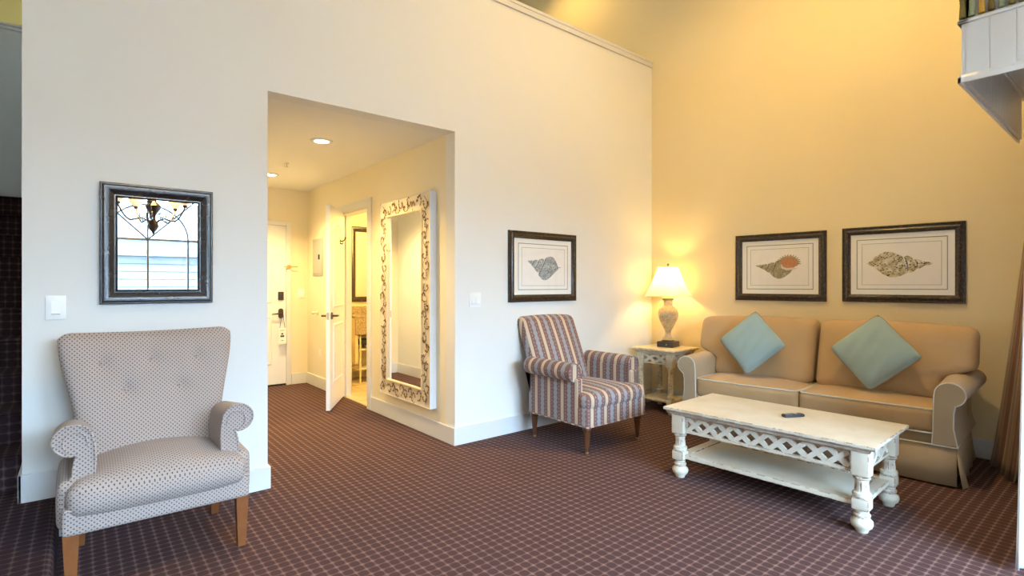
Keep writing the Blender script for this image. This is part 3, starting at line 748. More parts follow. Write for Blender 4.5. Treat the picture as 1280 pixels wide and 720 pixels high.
# chandelier (seen in the square mirror)
ch = thing('chandelier', 'bronze scrolled chandelier with amber glass bowls, seen in the square mirror', 'chandelier', (.717, -1.0, 1.85))
MB().lathe([(.003, 0), (.010, .012), (.006, .03), (.014, .045), (.02, .06), (.045, .09), (.060, .13), (.052, .17), (.03, .2), (.022, .24), (.035, .28), (.075, .34), (.085, .38), (.05, .42), (.02, .46), (.016, .9), (.04, .94), (.015, 1.0)], 20).build('stem', 'dark_bronze', ch)
arm = None
for k in range(5):
    a = 2 * PI * k / 5 + .5
    if arm is None:
        pts = []
        for q in range(25):
            t = q / 24; r = .03 + .33 * t; z = .17 - .02 * math.sin(PI * t) + .20 * t * t + .05 * math.sin(2 * PI * t); pts.append((r, 0, z))
        arm = MB().tube(pts, .010, 8).tube([(.10 + .045 * math.cos(R(g)) * (1 - g / 700), 0, .26 + .045 * math.sin(R(g)) * (1 - g / 700)) for g in range(-60, 420, 20)], .006, 6).tube([(.24 + .04 * math.cos(R(g)) * (1 - g / 700), 0, .21 + .04 * math.sin(R(g)) * (1 - g / 700)) for g in range(100, 560, 20)], .006, 6).build('arm', 'dark_bronze', ch)
        cup = MB().lathe([(.004, .36), (.022, .37), (.03, .395), (.012, .40)], 14, .36, 0).build('cup', 'dark_bronze', arm)
        shd = MB().lathe([(.018, .40), (.045, .415), (.068, .45), (.080, .50), (.084, .52), (.080, .52), (.064, .455), (.02, .41)], 20, .36, 0, cap=False).build('glass_bowl', 'alabaster', arm)
        arm.rotation_euler = (0, 0, a)
    else:
        c = share(arm, parent=ch, rot=(0, 0, a))
        share(cup, parent=c); share(shd, parent=c)
MB().tube([(0, 0, 1.0), (0, 0, HC - 1.85)], .006, 6).build('chain', 'dark_bronze', ch)
MB().lathe([(.07, HC - 1.85 - .03), (.07, HC - 1.85)], 20).build('canopy', 'dark_bronze', ch)
lamp_light('chandelier_lamp', 'POINT', (.717, -1.0, 2.55), 30, WARM, .12)

# ---------------------------------------------------------------- upholstery UV helpers
def uv_plan(co, n):
    """flat fabric projection by face direction, in metres"""
    ax, ay, az = abs(n.x), abs(n.y), abs(n.z)
    if ax >= ay and ax > az: return (co.y, co.z)
    if az >= ay: return (co.x, co.y)
    return (co.x, co.z)
def uv_x_arc(co, n): return (co.x, co.z - co.y)            # stripes by x, run over seat and back
def uv_y_arc(co, n): return (co.y, co.z + co.x)            # stripes by y (arms, sides)
def uv_sides(co, n):
    if abs(n.x) > .75: return (co.y + .03, co.z)
    return (co.x, co.z - co.y)

# ---------------------------------------------------------------- dotted wing-back armchair, faces -y
dc = thing('dotted_armchair', 'beige dotted wide-back armchair with rolled arms against the left wall', 'armchair', (.290, 2.75, 0))
DF = 'dotted_fabric'
def dot_back(u, v, side):
    s = u * 2 - 1; t = v
    w = .300 + .012 * t + .058 * sm(.35, .95, t)                     # flares towards the top
    x = s * w; z = .34 + (.668 + .012 * s * s) * t
    ym = .38 + .235 * t - .050 * (abs(s) ** 2.5) * sm(.15, .6, t)
    Tk = .125 * max(0, 1 - abs(s) ** 7) ** .5 * max(0, 1 - t ** 14) ** .5
    y = ym + side * Tk / 2
    if side < 0:
        y -= .028 * (1 - s * s) * (1 - (2 * t - 1) ** 4) 
        for bx, bz in BTN:
            d2 = ((x - bx) / .038) ** 2 + ((z - bz) / .038) ** 2; y += .024 * math.exp(-d2)
            d2 = ((x - bx) / .012) ** 2 + ((z - bz - .05) / .05) ** 2; y += .004 * math.exp(-d2)
    # corner rounding
    k = max(0, abs(s) - .86) / .14 * sm(.86, 1, t); z -= .030 * k * k
    return (x, y, z)
BTN = [(-.205, .868), (-.002, .872), (.195, .872), (-.115, .735), (.112, .735)]
b_ = MB().grid(lambda u, v: dot_back(u, v, -1), 56, 48).grid(lambda u, v: dot_back(u, v, 1), 20, 16)
bk = b_.build('backrest', DF, dc, smooth=70, uv=lambda co, n: (co.x, co.z))
for bx, bz in BTN:
    u = .5
    for _ in range(30):
        tt = (bz - .34) / .67; w = .300 + .012 * tt + .058 * sm(.35, .95, tt); u = (bx / w + 1) / 2
    p = dot_back(u, (bz - .34) / (.668 + .012 * (2 * u - 1) ** 2), -1)
    o_ = MB().lathe([(.001, -.006), (.008, -.005), (.011, 0), (.008, .004), (.001, .006)], 12).build('button', DF, bk, uv=uv_plan); o_.location = (p[0], p[1] - .002, p[2]); o_.rotation_euler = (R(75), 0, 0)
# seat: crowned cushion over a boxed rail
def seat_fn(x, y, z):
    return (x * (1 - .13 * sm(.05, .14, y)), y, z)
MB().rbox(0, .250, .374, .668, .53, .135, .055, (0, .012, .062), 16, seat_fn).build('seat', DF, dc, smooth=70, uv=lambda co, n: (co.x, co.y) if n.z > .45 else uv_plan(co, n))
ap = MB().rbox(0, .250, .292, .690, .48, .112, .018, (0, 0, 0), 6).build('seat_rail', DF, dc, smooth=60, uv=uv_plan)
MB().tube([(-.338, .02, .345), (-.334, .003, .345), (0, -.004, .347), (.334, .003, .345), (.338, .02, .345)], .005, 6).build('welt', DF, ap, uv=uv_plan)
def dot_arm(sg):
    prof_c = []
    # scroll cross-section in (outward offset o, z); o=0 at the inner face of the arm
    for a in range(170, -112, -12): prof_c.append((.083 + .070 * math.cos(R(a)), .608 + .066 * math.sin(R(a))))
    inner = [(.010, .33), (.006, .44), (.002, .52), (.006, .575)]
    outer = [(.074, .525), (.080, .490), (.082, .46), (.090, .44), (.098, .42), (.100, .33)]
    return inner + prof_c + outer
def arm_mesh(sg):
    pr_ = dot_arm(sg); n = len(pr_); m = MB(); v = []; K = 14
    for k in range(K + 1):
        q = k / K; y = .085 + .36 * q
        shrink = 1 - .10 * (1 - q) ** 6
        for (o, z) in pr_:
            oo = o - .012 * q; zz = z - .050 * q * sm(.50, .60, z)
            if k == 0: zz = .60 + (zz - .60) * .94; oo = .06 + (oo - .06) * .90; yy = y - .006
            else: yy = y
            v.append((sg * (.228 + .012 * q + oo), yy, zz))
    f = [(k * n + i, k * n + (i + 1) % n, (k + 1) * n + (i + 1) % n, (k + 1) * n + i) for k in range(K) for i in range(n)]
    f += [tuple(range(n))[::-1], tuple(K * n + i for i in range(n))]
    return m.add(v, f), pr_
for sg in (-1, 1):
    m, pr_ = arm_mesh(sg); ar = m.build('arm', DF, dc, smooth=60, uv=lambda co, n: (co.x, co.z) if abs(n.y) > .7 else (co.y, co.z + abs(co.x)))
    loop = [(sg * (.228 + .06 + (o - .06) * .92), .077, .60 + (z - .60) * .95) for o, z in pr_]
    MB().tube(loop, .0050, 6).build('welt', DF, ar, uv=uv_plan)
    inn = [(sg * (.228 + .062 + (o - .062) * .56), .077, .575 + (z - .575) * .66) for o, z in pr_[3:-4]]
    MB().tube(inn, .0042, 6).build('welt', DF, ar, uv=uv_plan)
    # padded block below the scroll
    MB().rbox(sg * .314, .285, .345, .094, .45, .205, .034, (.006, .008, .006), 5).build('arm_base', DF, dc, smooth=60, uv=uv_plan)
for sx in (-1, 1):
    m = MB()
    def taper(m, cx, cy, w0, w1, z0, z1, dx=0, dy=0):
        v = [(cx + a * w0 + dx, cy + b * w0 + dy, z0) for a, b in ((-1, -1), (1, -1), (1, 1), (-1, 1))] + [(cx + a * w1, cy + b * w1, z1) for a, b in ((-1, -1), (1, -1), (1, 1), (-1, 1))]
        return m.add(v, [(3, 2, 1, 0), (4, 5, 6, 7)] + [(i, (i + 1) % 4, (i + 1) % 4 + 4, i + 4) for i in range(4)])
    taper(m, sx * .315, .045, .017, .027, 0, .245).build('leg', 'oak_wood', dc, smooth=0, bevel=.002)
    taper(MB(), sx * .285, .47, .017, .026, 0, .245, 0, .06).build('leg', 'oak_wood', dc, smooth=0, bevel=.002)

# ---------------------------------------------------------------- striped armchair, faces -y
sc = thing('striped_armchair', 'mauve and cream striped armchair with turned legs by the back wall', 'armchair', (3.205, 2.62, 0))
SF = 'striped_fabric'
LEG = .205
def recl(x, y, z): return (x, y + .235 * max(0, z - .40) / .57, z)
MB().rbox(0, .595, .655, .62, .120, .64, .045, (0, .02, .012), 8, recl).build('backrest', SF, sc, smooth=70, uv=lambda co, n: (co.y * .9 + .02, co.z) if abs(n.x) > .8 else (co.x, co.z - co.y * .3))
MB().rbox(0, .335, .275, .690, .66, .150, .020, (0, 0, 0), 6).build('seat_rail', SF, sc, smooth=60, uv=uv_sides)
def tseat(x, y, z):
    k = 1 - .22 * sm(.10, .16, y); return (x * k, y, z)
MB().rbox(0, .30, .385, .700, .60, .125, .045, (.0, .010, .028), 14, tseat).build('seat_cushion', SF, sc, smooth=70, uv=uv_sides)
tb = MB().tube([(-.346, .66, .208), (-.346, .01, .208), (-.34, .003, .208), (.34, .003, .208), (.346, .01, .208), (.346, .66, .208)], .005, 6).build('welt', SF, sc, uv=uv_plan)
for sg in (-1, 1):
    pr_ = [(.0, .34), (.0, .585)] + [(.076 + .070 * math.cos(R(a)), .596 + .068 * math.sin(R(a))) for a in range(190, -120, -12)] + [(.066, .53), (.066, .34)]
    n = len(pr_); m = MB(); v = []; K = 10
    for k in range(K + 1):
        q = k / K; y = .135 + .50 * q
        e = .94 if k == 0 else 1
        for o, z in pr_: v.append((sg * (.272 + .06 + (o - .06) * e), y + (.012 if k == 1 else 0) - (.0 if k else 0), .5 + (z - .5) * (.97 if k == 0 else 1)))
    m.add(v, [(k * n + i, k * n + (i + 1) % n, (k + 1) * n + (i + 1) % n, (k + 1) * n + i) for k in range(K) for i in range(n)] + [tuple(range(n))[::-1], tuple(K * n + i for i in range(n))])
    ar = m.build('arm', SF, sc, smooth=60, uv=lambda co, n: (abs(co.x) * .8 + .02, co.z) if abs(n.y) > .7 else (co.y + .03, co.z + abs(co.x)))
    MB().tube([(sg * (.272 + .06 + (o - .06) * .95), .131, .5 + (z - .5) * .975) for o, z in pr_], .005, 6).build('welt', SF, ar, uv=uv_plan)
    MB().rbox(sg * .3185, .38, .40, .055, .56, .30, .015, (0, 0, 0), 4).build('side_panel', SF, sc, smooth=60, uv=lambda co, n: (co.y + .03, co.z) if abs(n.x) > .5 else (co.x, co.z))
turn = [(.008, 0), (.012, .004), (.013, .012), (.010, .020), (.013, .026), (.015, .034), (.016, .040), (.026, .150), (.027, .158), (.022, .163), (.030, .170), (.034, .182), (.032, .194), (.026, .204)]
for sx in (-1, 1):
    lg = MB().lathe(turn, 20).build('leg', 'walnut_wood', sc); lg.location = (sx * .298, .055, 0)
    MB().lathe([(.006, 0), (.0135, .003), (.0135, .014), (.006, .018)], 14).build('caster', 'brass', lg)
    lg = MB().lathe(turn, 20).build('leg', 'walnut_wood', sc); lg.location = (sx * .298, .635, 0)
    MB().lathe([(.006, 0), (.0135, .003), (.0135, .014), (.006, .018)], 14).build('caster', 'brass', lg)

# ---------------------------------------------------------------- sofa, local x runs right along the wall, -y into the room
so = thing('sofa', 'tan two-cushion sofa with rolled arms and pleated skirt under two prints', 'sofa', fromB(1.715, 0.03, 0), TH)
HWd = .800            # half width between the arms
FA, FB = 'sofa_fabric', 'sofa_fabric_arm'
MB().rbox(0, -.16, .50, 2 * HWd + .22, .22, .62, .05, (0, 0, 0), 6).build('back_frame', FA, so)
MB().box(-HWd - .06, HWd + .06, -.80, -.05, .10, .305, .01).build('base_frame', FB, so)
def soft_front(x, y, z): return (x, y, z)
for sg in (-1, 1):
    cw = HWd - .004
    cu = MB().rbox(sg * cw / 2, -.505, .390, cw, .67, .160, .040, (.0, .014, .028), 10).build('seat_cushion', FA, so, smooth=70)
    for zz in (.462, .318):
        xa, xb = sg * cw / 2 - cw / 2 + .008, sg * cw / 2 + cw / 2 - .008; y0, y1 = -.834, -.20
        sag = .006 if zz < .4 else 0
        MB().tube([(xa, y1, zz), (xa, y0 + .03, zz - sag), (xa + .012, y0 + .006, zz - sag), (xa + .04, y0, zz - sag), ((xa + xb) / 2, y0 - .008, zz - sag * .5), (xb - .04, y0, zz - sag), (xb - .012, y0 + .006, zz - sag), (xb, y0 + .03, zz - sag), (xb, y1, zz)], .0055, 6).build('piping', 'piping_fabric', cu)
    # loose back cushion with an ear over the arm
    def ear(x, y, z, sg=sg):
        o = sg * x                                  # outward
        k = sm(.45, 1.0, o / .97)
        pull = -.165 * k * (1 - sm(.60, .70, z)); up = -.012 * sm(.55, 1.0, o / .97) * sm(.75, .97, z)
        yy = y + .155 * (z - .47) / .5
        wr = .006 * math.sin(9 * z + 3 * o) * sm(.5, .9, o)
        return (x + sg * (pull), yy + wr, z + up)
    MB().rbox(sg * .490, -.405, .715, .955, .215, .505, .062, (.0, .052, .010), 14, ear).build('back_cushion', FA, so, smooth=80)
    # rolled arm
    pr_ = [(-.010, .245), (-.004, .335), (.0, .55)] + [(.080 + .077 * math.cos(R(a)), .572 + .074 * math.sin(R(a))) for a in range(180, -76, -10)] + [(.098, .455), (.096, .36), (.116, .245)]
    n = len(pr_); m = MB(); v = []; K = 8
    for k in range(K + 1):
        q = k / K; y = -.845 + .78 * q
        for o, z in pr_:
            e = .955 if k == 0 else 1; v.append((sg * (HWd - .012 + .06 + (o - .06) * e + .045 * q * sm(.05, .16, o)), y - (.0 if k else .010), .48 + (z - .48) * e + .015 * q))
    m.add(v, [(k * n + i, k * n + (i + 1) % n, (k + 1) * n + (i + 1) % n, (k + 1) * n + i) for k in range(K) for i in range(n)] + [tuple(range(n))[::-1], tuple(K * n + i for i in range(n))])
    ar = m.build('arm', FB, so, smooth=50)
    MB().tube([(sg * (HWd - .012 + .06 + (o - .06) * .975), -.851, .48 + (z - .48) * .975) for o, z in pr_], .0052, 6).build('piping', 'piping_fabric', ar)
# skirt with inverted pleats at the corners
XS = HWd + .100
def skirt(path, name, zt=.245):
    m = MB(); pts = path; v = []
    for (x, y, fl) in pts:
        nx, ny = fl; v += [(x, y, zt), (x + nx * .5, y + ny * .5, zt * .45), (x + nx, y + ny, .012)]
    for i in range(len(pts) - 1):
        a = i * 3; m_ = [(a, a + 3, a + 4, a + 1), (a + 1, a + 4, a + 5, a + 2)]
        m.f += m_
    m.v = v; o = m.build(name, FB, so, smooth=60)
    md = o.modifiers.new('thickness', 'SOLIDIFY'); md.thickness = .006; return o
fr_path = [(-XS + .002, -.848, (-.004, -.012))]
for i in range(1, 20):
    x = -XS + 2 * XS * i / 20; fr_path.append((x, -.850, (0, -.018 - .006 * math.sin(i * 2.1))))
fr_path.append((XS - .002, -.848, (.004, -.012)))
sk_f = skirt(fr_path, 'skirt')
MB().tube([(-XS, -.852, .247), (XS, -.852, .247)], .0048, 6).build('piping', 'piping_fabric', sk_f)
for sg in (-1, 1):
    p_ = [(sg * XS, -.846, (sg * .035, -.030)), (sg * (XS + .004), -.80, (sg * .050, -.004)), (sg * (XS + .002), -.76, (sg * .024, 0))]
    for i in range(1, 12): p_.append((sg * (XS + .002), -.76 + .70 * i / 11, (sg * (.026 + .006 * math.sin(i * 1.9)), 0)))
    sk_s = skirt(p_, 'skirt')
    MB().tube([(sg * (XS + .004), -.85, .247), (sg * (XS + .004), -.05, .247)], .0048, 6).build('piping', 'piping_fabric', sk_s)
    MB().prism([(sg * (XS - .05), -.846), (sg * (XS + .0), -.842), (sg * (XS - .02), -.80)], .014, .245, 'z').build('pleat', FB, so)

# throw pillows
def throw_pillow(label, u, d, z, side, spin, lean):
    t = thing('throw_pillow', label, 'pillow', fromB(u, d, z), TH, 'blue throw pillows on the sofa')
    h = side / 2
    def P_(a, b, sgn):
        x, w = a * 2 - 1, b * 2 - 1
        pin = 1 - .045 * w ** 6 - .02 * (1 - w * w) * abs(x) ** 3; pin2 = 1 - .045 * x ** 6 - .02 * (1 - x * x) * abs(w) ** 3
        Tk = .078 * (max(0, (1 - abs(x) ** 2.6)) * max(0, (1 - abs(w) ** 2.6))) ** .36
        wr = .004 * math.sin(14 * x + 5 * w) * (1 - x * x) * (1 - w * w)
        return Vector((x * h * pin, sgn * (Tk + wr), w * h * pin2))
    M = Matrix.Rotation(lean, 3, 'X') @ Matrix.Rotation(spin, 3, 'Y')
    cv = MB().grid(lambda a, b: M @ P_(a, b, -1), 24, 24).grid(lambda a, b: M @ P_(a, b, 1), 24, 24).build('cover', 'pillow_fabric', t, smooth=80)
    edge = [(k / 16, 0) for k in range(16)] + [(1, k / 16) for k in range(16)] + [(1 - k / 16, 1) for k in range(16)] + [(0, 1 - k / 16) for k in range(16)]
    MB().tube([M @ P_(a, b, 1) for a, b in edge], .0045, 6, closed=True).build('piping', 'pillow_piping', t)
throw_pillow('pale blue pillow standing on its corner on the left sofa cushion', 1.282, .605, .771, .390, R(46), R(-17))
throw_pillow('pale blue pillow standing on its corner on the right sofa cushion', 2.135, .605, .769, .404, R(47), R(-17))

# ---------------------------------------------------------------- painted tables
def table_leg(parent, x, y, H, b=.036, mat='distressed_white', shelf=.145):
    """square block, fluted column, lower block, bun foot"""
    lg = MB().box(-b, b, -b, b, H - .125, H, .004).build('leg', mat, parent)
    MB().lathe([(b * .75, H - .124), (b * .98, H - .132), (b * .98, H - .140), (b * .78, H - .146)], 24).build('collar', mat, lg)
    MB().box(-b, b, -b, b, shelf - .028, shelf + .034, .010).build('lower_block', mat, lg)
    MB().lathe([(b * .98, shelf + .033), (b * 1.10, shelf + .046), (b * 1.05, shelf + .056), (b * .80, shelf + .062)], 24).build('collar', mat, lg)
    lg.location = (x, y, 0)
    seg = 64; m = MB(); zs = [(shelf + .060, .82, 0), (shelf + .068, .80, 0), (shelf + .078, .80, 1), (H - .165, .74, 1), (H - .155, .75, 0), (H - .144, .78, 0)]
    for z, k, fl in zs:
        for q in range(seg):
            a = 2 * PI * q / seg; w = max(0, math.cos(8 * a)); r = b * k * (1 - (.16 * w if fl else 0)); m.v.append((r * math.cos(a), r * math.sin(a), z))
    for i in range(len(zs) - 1):
        for q in range(seg): a, c = i * seg + q, i * seg + (q + 1) % seg; m.f.append((a, c, c + seg, a + seg))
    m.build('fluted_column', mat, lg, smooth=30)
    MB().lathe([(b * .62, 0), (b * .70, .006), (b * .76, .016), (b * 1.12, .030), (b * 1.26, .046), (b * 1.22, .060), (b * .92, .072), (b * .80, .078), (b * .95, .084), (b * .98, .092), (b * .80, .100), (b * .82, shelf - .026)], 28).build('foot', mat, lg)
    return lg
def lattice(parent, x0, x1, z0, z1, y, n, rot, mat, loc):
    """crossing slats between two posts; holder handles rotation"""
    w = (x1 - x0) / n; h = z1 - z0; L = math.hypot(w, h); first = {}
    for i in range(n):
        for sg in (-1, 1):
            cx = x0 + (i + .5) * w
            key = sg
            if key not in first:
                hw = .0135; a = math.atan2(sg * h, w)
                # parallelogram clipped to the rails so it never pokes out
                e = hw / abs(math.sin(a)); q = w / 2
                if sg > 0: poly = [(-q - e, -h / 2), (-q + e, -h / 2), (q + e, h / 2), (q - e, h / 2)]
                else: poly = [(-q - e, h / 2), (-q + e, h / 2), (q + e, -h / 2), (q - e, -h / 2)]
                poly = [(max(-q, min(q, p[0])), p[1]) for p in poly] if n == 1 else poly
                o = MB().prism(poly, -.008 - .001 * sg, .008 - .001 * sg).build('slat', 'lattice_paint' if mat == 'distressed_white' else 'lattice_cream', parent, smooth=0); first[key] = o
            else: o = share(first[key], parent=parent)
            c, s_ = math.cos(rot), math.sin(rot); px, py = cx, y
            o.location = (loc[0] + px * c - py * s_, loc[1] + px * s_ + py * c, (z0 + z1) / 2); o.rotation_euler = (0, 0, rot)
def apron(parent, L, W, ix, iy, zb, zt, b, nl, nw, mat):
    """bottom rails and crossing slats on four sides"""
    for sg in (-1, 1):
        for z0, z1 in ((zb, zb + .018), (zt - .014, zt)):
            MB().box(-ix + b, ix - b, sg * iy - .011, sg * iy + .011, z0, z1, .003).build('apron_rail', mat, parent, smooth=0)
            MB().box(sg * ix - .011, sg * ix + .011, -iy + b, iy - b, z0, z1, .003).build('apron_rail', mat, parent, smooth=0)
        for x0 in (-ix + b, ix - b - .014): MB().box(x0, x0 + .014, sg * iy - .010, sg * iy + .010, zb, zt).build('apron_stile', mat, parent, smooth=0)
        lattice(parent, -ix + b + .014, ix - b - .014, zb + .016, zt - .012, 0, nl, 0, mat, (0, sg * iy, 0))
        lattice(parent, -iy + b + .004, iy - b - .004, zb + .016, zt - .012, 0, nw, PI / 2, mat, (sg * ix, 0, 0))
def tabletop(parent, L, W, H, mat, t=.018):
    o = MB().box(-L / 2, L / 2, -W / 2, W / 2, H - t, H, .004).build('tabletop', mat, parent, smooth=0)
    sweep = [(0.004, t), (.010, t + .006), (.022, t + .010), (.028, t + .018), (.030, t + .026), (.044, t + .034)]
    m = MB(); n = len(sweep); v = []
    for a, b in ((-1, -1), (1, -1), (1, 1), (-1, 1)):
        for i, d in sweep: v.append((a * (L / 2 - i), b * (W / 2 - i), H - d + .001))
    f = [(c * n + k, ((c + 1) % 4) * n + k, ((c + 1) % 4) * n + k + 1, c * n + k + 1) for c in range(4) for k in range(n - 1)]
    f.append((n - 1, 2 * n - 1, 3 * n - 1, 4 * n - 1)); m.add(v, f).build('edge_moulding', mat, o, smooth=20)
    return o

ct = thing('coffee_table', 'distressed white coffee table with lattice apron in front of the sofa', 'coffee table', (3.290, 1.468, 0), R(-88.0))
CM = 'distressed_white'; CL, CWd, CH = 1.178, .640, .458
tabletop(ct, CL, CWd, CH, CM)
ix, iy = CL / 2 - .078, CWd / 2 - .078
for sx in (-1, 1):
    for sy in (-1, 1): table_leg(ct, sx * ix, sy * iy, CH - .045, .040, CM)
apron(ct, CL, CWd, ix, iy, CH - .162, CH - .048, .040, 9, 3, CM)
shf = MB().box(-ix + .02, ix - .02, -iy - .005, iy + .005, .138, .152, .003).box(-ix + .02, ix - .02, -iy - .012, -iy + .05, .128, .156, .004).box(-ix + .02, ix - .02, iy - .05, iy + .012, .128, .156, .004).box(-ix - .012, -ix + .05, -iy + .04, iy - .04, .128, .156, .004).box(ix - .05, ix + .012, -iy + .04, iy - .04, .128, .156, .004).build('shelf', CM, ct, smooth=0)

et = thing('end_table', 'distressed cream end table with lattice apron in the corner', 'side table', (4.553, 3.135, 0), R(-88))
EM = 'distressed_cream'; EH_ = .625; tabletop(et, .475, .475, EH_, EM)
ie = .475 / 2 - .070
for sx in (-1, 1):
    for sy in (-1, 1): table_leg(et, sx * ie, sy * ie, EH_ - .045, .033, EM, .120)
apron(et, .475, .475, ie, ie, EH_ - .152, EH_ - .048, .033, 2, 2, EM)
MB().box(-ie + .02, ie - .02, -ie - .005, ie + .005, .112, .128, .003).box(-ie - .008, -ie + .04, -ie + .03, ie - .03, .106, .130, .003).box(ie - .04, ie + .008, -ie + .03, ie - .03, .106, .130, .003).build('shelf', EM, et, smooth=0)

# remote control
rc = thing('remote_control', 'small black remote control lying on the coffee table', 'remote control', (3.318, 1.388, CH), R(-28))
MB().rbox(0, 0, .009, .135, .042, .018, .008, (0, 0, .002), 4).build('body', 'black_plastic', rc)
MB().lathe([(.013, .018), (.013, .0205), (.010, .0215)], 18, .012, 0).build('dial', 'nickel', rc)
o_ = MB()
for i in range(3):
    for j in range(3): o_.box(-.055 + i * .015, -.046 + i * .015, -.014 + j * .011, -.008 + j * .011, .018, .0198)
o_.build('buttons', 'grey_metal', rc, smooth=0)

# ---------------------------------------------------------------- table lamp
LX, LY = 4.606, 3.135
tl = thing('table_lamp', 'lit table lamp with pleated cream shade and marbled urn base on the end table', 'lamp', (LX, LY, EH_), R(10))
MB().box(-.082, .082, -.082, .082, 0, .055, .003).lathe([(.066, .055), (.066, .062), (.056, .068), (.05, .070)], 28).build('base', 'dark_plinth', tl, smooth=30)
MB().lathe([(.050, .068), (.055, .076), (.048, .090), (.032, .112), (.027, .140), (.030, .160), (.036, .172), (.062, .220), (.088, .272), (.100, .318), (.100, .345), (.088, .378), (.062, .402), (.046, .415), (.043, .440), (.046, .468), (.058, .478), (.060, .486), (.045, .494), (.02, .498)], 36).build('urn', 'urn_marble', tl)
MB().lathe([(.050, .480), (.0615, .484), (.0615, .491), (.05, .497)], 30).build('rim_band', 'brass', tl)
MB().lathe([(.012, .495), (.012, .53), (.017, .535), (.017, .57), (.008, .575)], 14).build('socket', 'brass', tl)
MB().lathe([(.012, .572), (.028, .60), (.030, .625), (.020, .65), (.004, .66)], 16).build('bulb', 'bulb_glow', tl)
MB().tube([(.055 * math.cos(R(a)), 0, .66 + .145 * math.sin(R(a))) for a in range(-50, 231, 10)], .002, 6).build('harp', 'brass', tl)
sz0, sz1, sr0, sr1 = .512, .806, .228, .098; NS = 12
def shp(a, t): 
    r = sr0 + (sr1 - sr0) * t; r -= .010 * math.sin(PI * t); return (r * math.cos(a), r * math.sin(a), sz0 + (sz1 - sz0) * t)
shade = MB().grid(lambda u, v: shp(2 * PI * u, v), 48, 10).build('shade', 'lamp_shade_fabric', tl, smooth=80)
for k in range(8):
    a = 2 * PI * (k + .3) / 8; MB().tube([Vector(shp(a, q / 6)) * 1.0 + Vector((.001 * math.cos(a), .001 * math.sin(a), 0)) for q in range(7)], .0022, 5).build('rib', 'piping_fabric', shade)
MB().tube([shp(2 * PI * k / 48, 0) for k in range(48)], .0030, 6, closed=True).build('rim', 'cream_paint', shade)
MB().tube([shp(2 * PI * k / 48, 1) for k in range(48)], .0030, 6, closed=True).build('rim', 'cream_paint', shade)
MB().tube([(-sr1, 0, sz1 - .002), (sr1, 0, sz1 - .002)], .0018, 5).tube([(0, -sr1, sz1 - .002), (0, sr1, sz1 - .002)], .0018, 5).build('spider', 'brass', shade)
MB().lathe([(.006, sz1), (.012, sz1 + .004), (.006, sz1 + .010), (.013, sz1 + .018), (.012, sz1 + .026), (.003, sz1 + .034)], 14).build('finial', 'dark_bronze', tl)
kn = MB().lathe([(.007, 0), (.008, .004), (.005, .012), (.001, .013)], 12).build('switch_knob', 'brass', tl); kn.location = (-.082, -.02, .028); kn.rotation_euler = (0, -PI / 2, 0)
MB().tube([(.06, .06, .004), (.10, .075, .004), (.12, .06, .004), (.145, .07, .004), (.16, .075, .004)], .003, 6).build('cord', 'dark_bronze', tl)
lamp_light('table_lamp_bulb', 'POINT', (LX, LY, EH_ + .695), 5.2, WARM, .028)

# ---------------------------------------------------------------- pelmet and curtains
PX, PY, PZ0, PZ1 = 3.20, .583, 2.205, 2.47
pm = thing('window_pelmet', 'white beadboard box pelmet with tassel trim above the right window', 'pelmet', (PX, YC, PZ0))
dpt = PY - YC; lenX = 1.66; hh = PZ1 - PZ0
bw = .0885
for i in range(3):                   # end boards
    y1 = dpt - .012 - i * bw; MB().box(0, .018, max(0, y1 - bw + .004), y1, 0, hh, .002).box(.003, .018, max(0, y1 - bw), y1, 0, hh).build('bead_board', 'white_trim', pm, smooth=0)
for i in range(int(lenX / bw)):      # front boards
    MB().box(.0 + i * bw, (i + 1) * bw - .004, dpt - .018, dpt, 0, hh, .002).build('bead_board', 'white_trim', pm, smooth=0)
MB().prism([(-.012, -.010), (0, -.010), (0, .026), (-.004, .026), (-.012, .012)], 0, dpt + .012, 'y').prism([(dpt, -.010), (dpt + .012, -.010), (dpt + .012, .012), (dpt + .004, .026), (dpt, .026)], -.012, lenX, 'x').build('bottom_moulding', 'white_trim', pm, smooth=0)
MB().box(-.014, .03, 0, dpt + .014, hh, hh + .014, .004).box(-.014, lenX, dpt - .03, dpt + .014, hh, hh + .014, .004).build('crown_ledge', 'white_trim', pm, smooth=0)
MB().box(.012, lenX, 0, dpt - .012, hh + .012, hh + .026).build('top_board', 'white_trim', pm, smooth=0)
MB().box(.014, .030, 0, dpt - .014, hh + .014, hh + .33).box(.014, lenX, dpt - .030, dpt - .014, hh + .014, hh + .33).build('upper_board', 'white_trim', pm, smooth=0)
MB().tube([(.006, 0, hh + .165), (.006, dpt - .008, hh + .165), (.02, dpt, hh + .165), (lenX, dpt, hh + .165)], .008, 8).build('trim_cord', 'tassel_olive', pm)
tm = ('tassel_olive', 'tassel_sage', 'tassel_gold', 'tassel_olive', 'tassel_sage')
def tassel(x, y, i):
    m = MB().lathe([(.004, .150), (.008, .146), (.008, .138), (.004, .134), (.007, .128), (.011, .120), (.012, .110), (.008, .104), (.009, .098), (.0105, .070), (.0125, .035), (.013, .025)], 10)
    o = m.build('tassel', tm[i % 5], pm); o.location = (x, y, hh)
for i in range(9): tassel(-.004, dpt - .004 - i * .034, i)
for i in range(1, 46): tassel(-.004 + i * .036, dpt + .002, i)

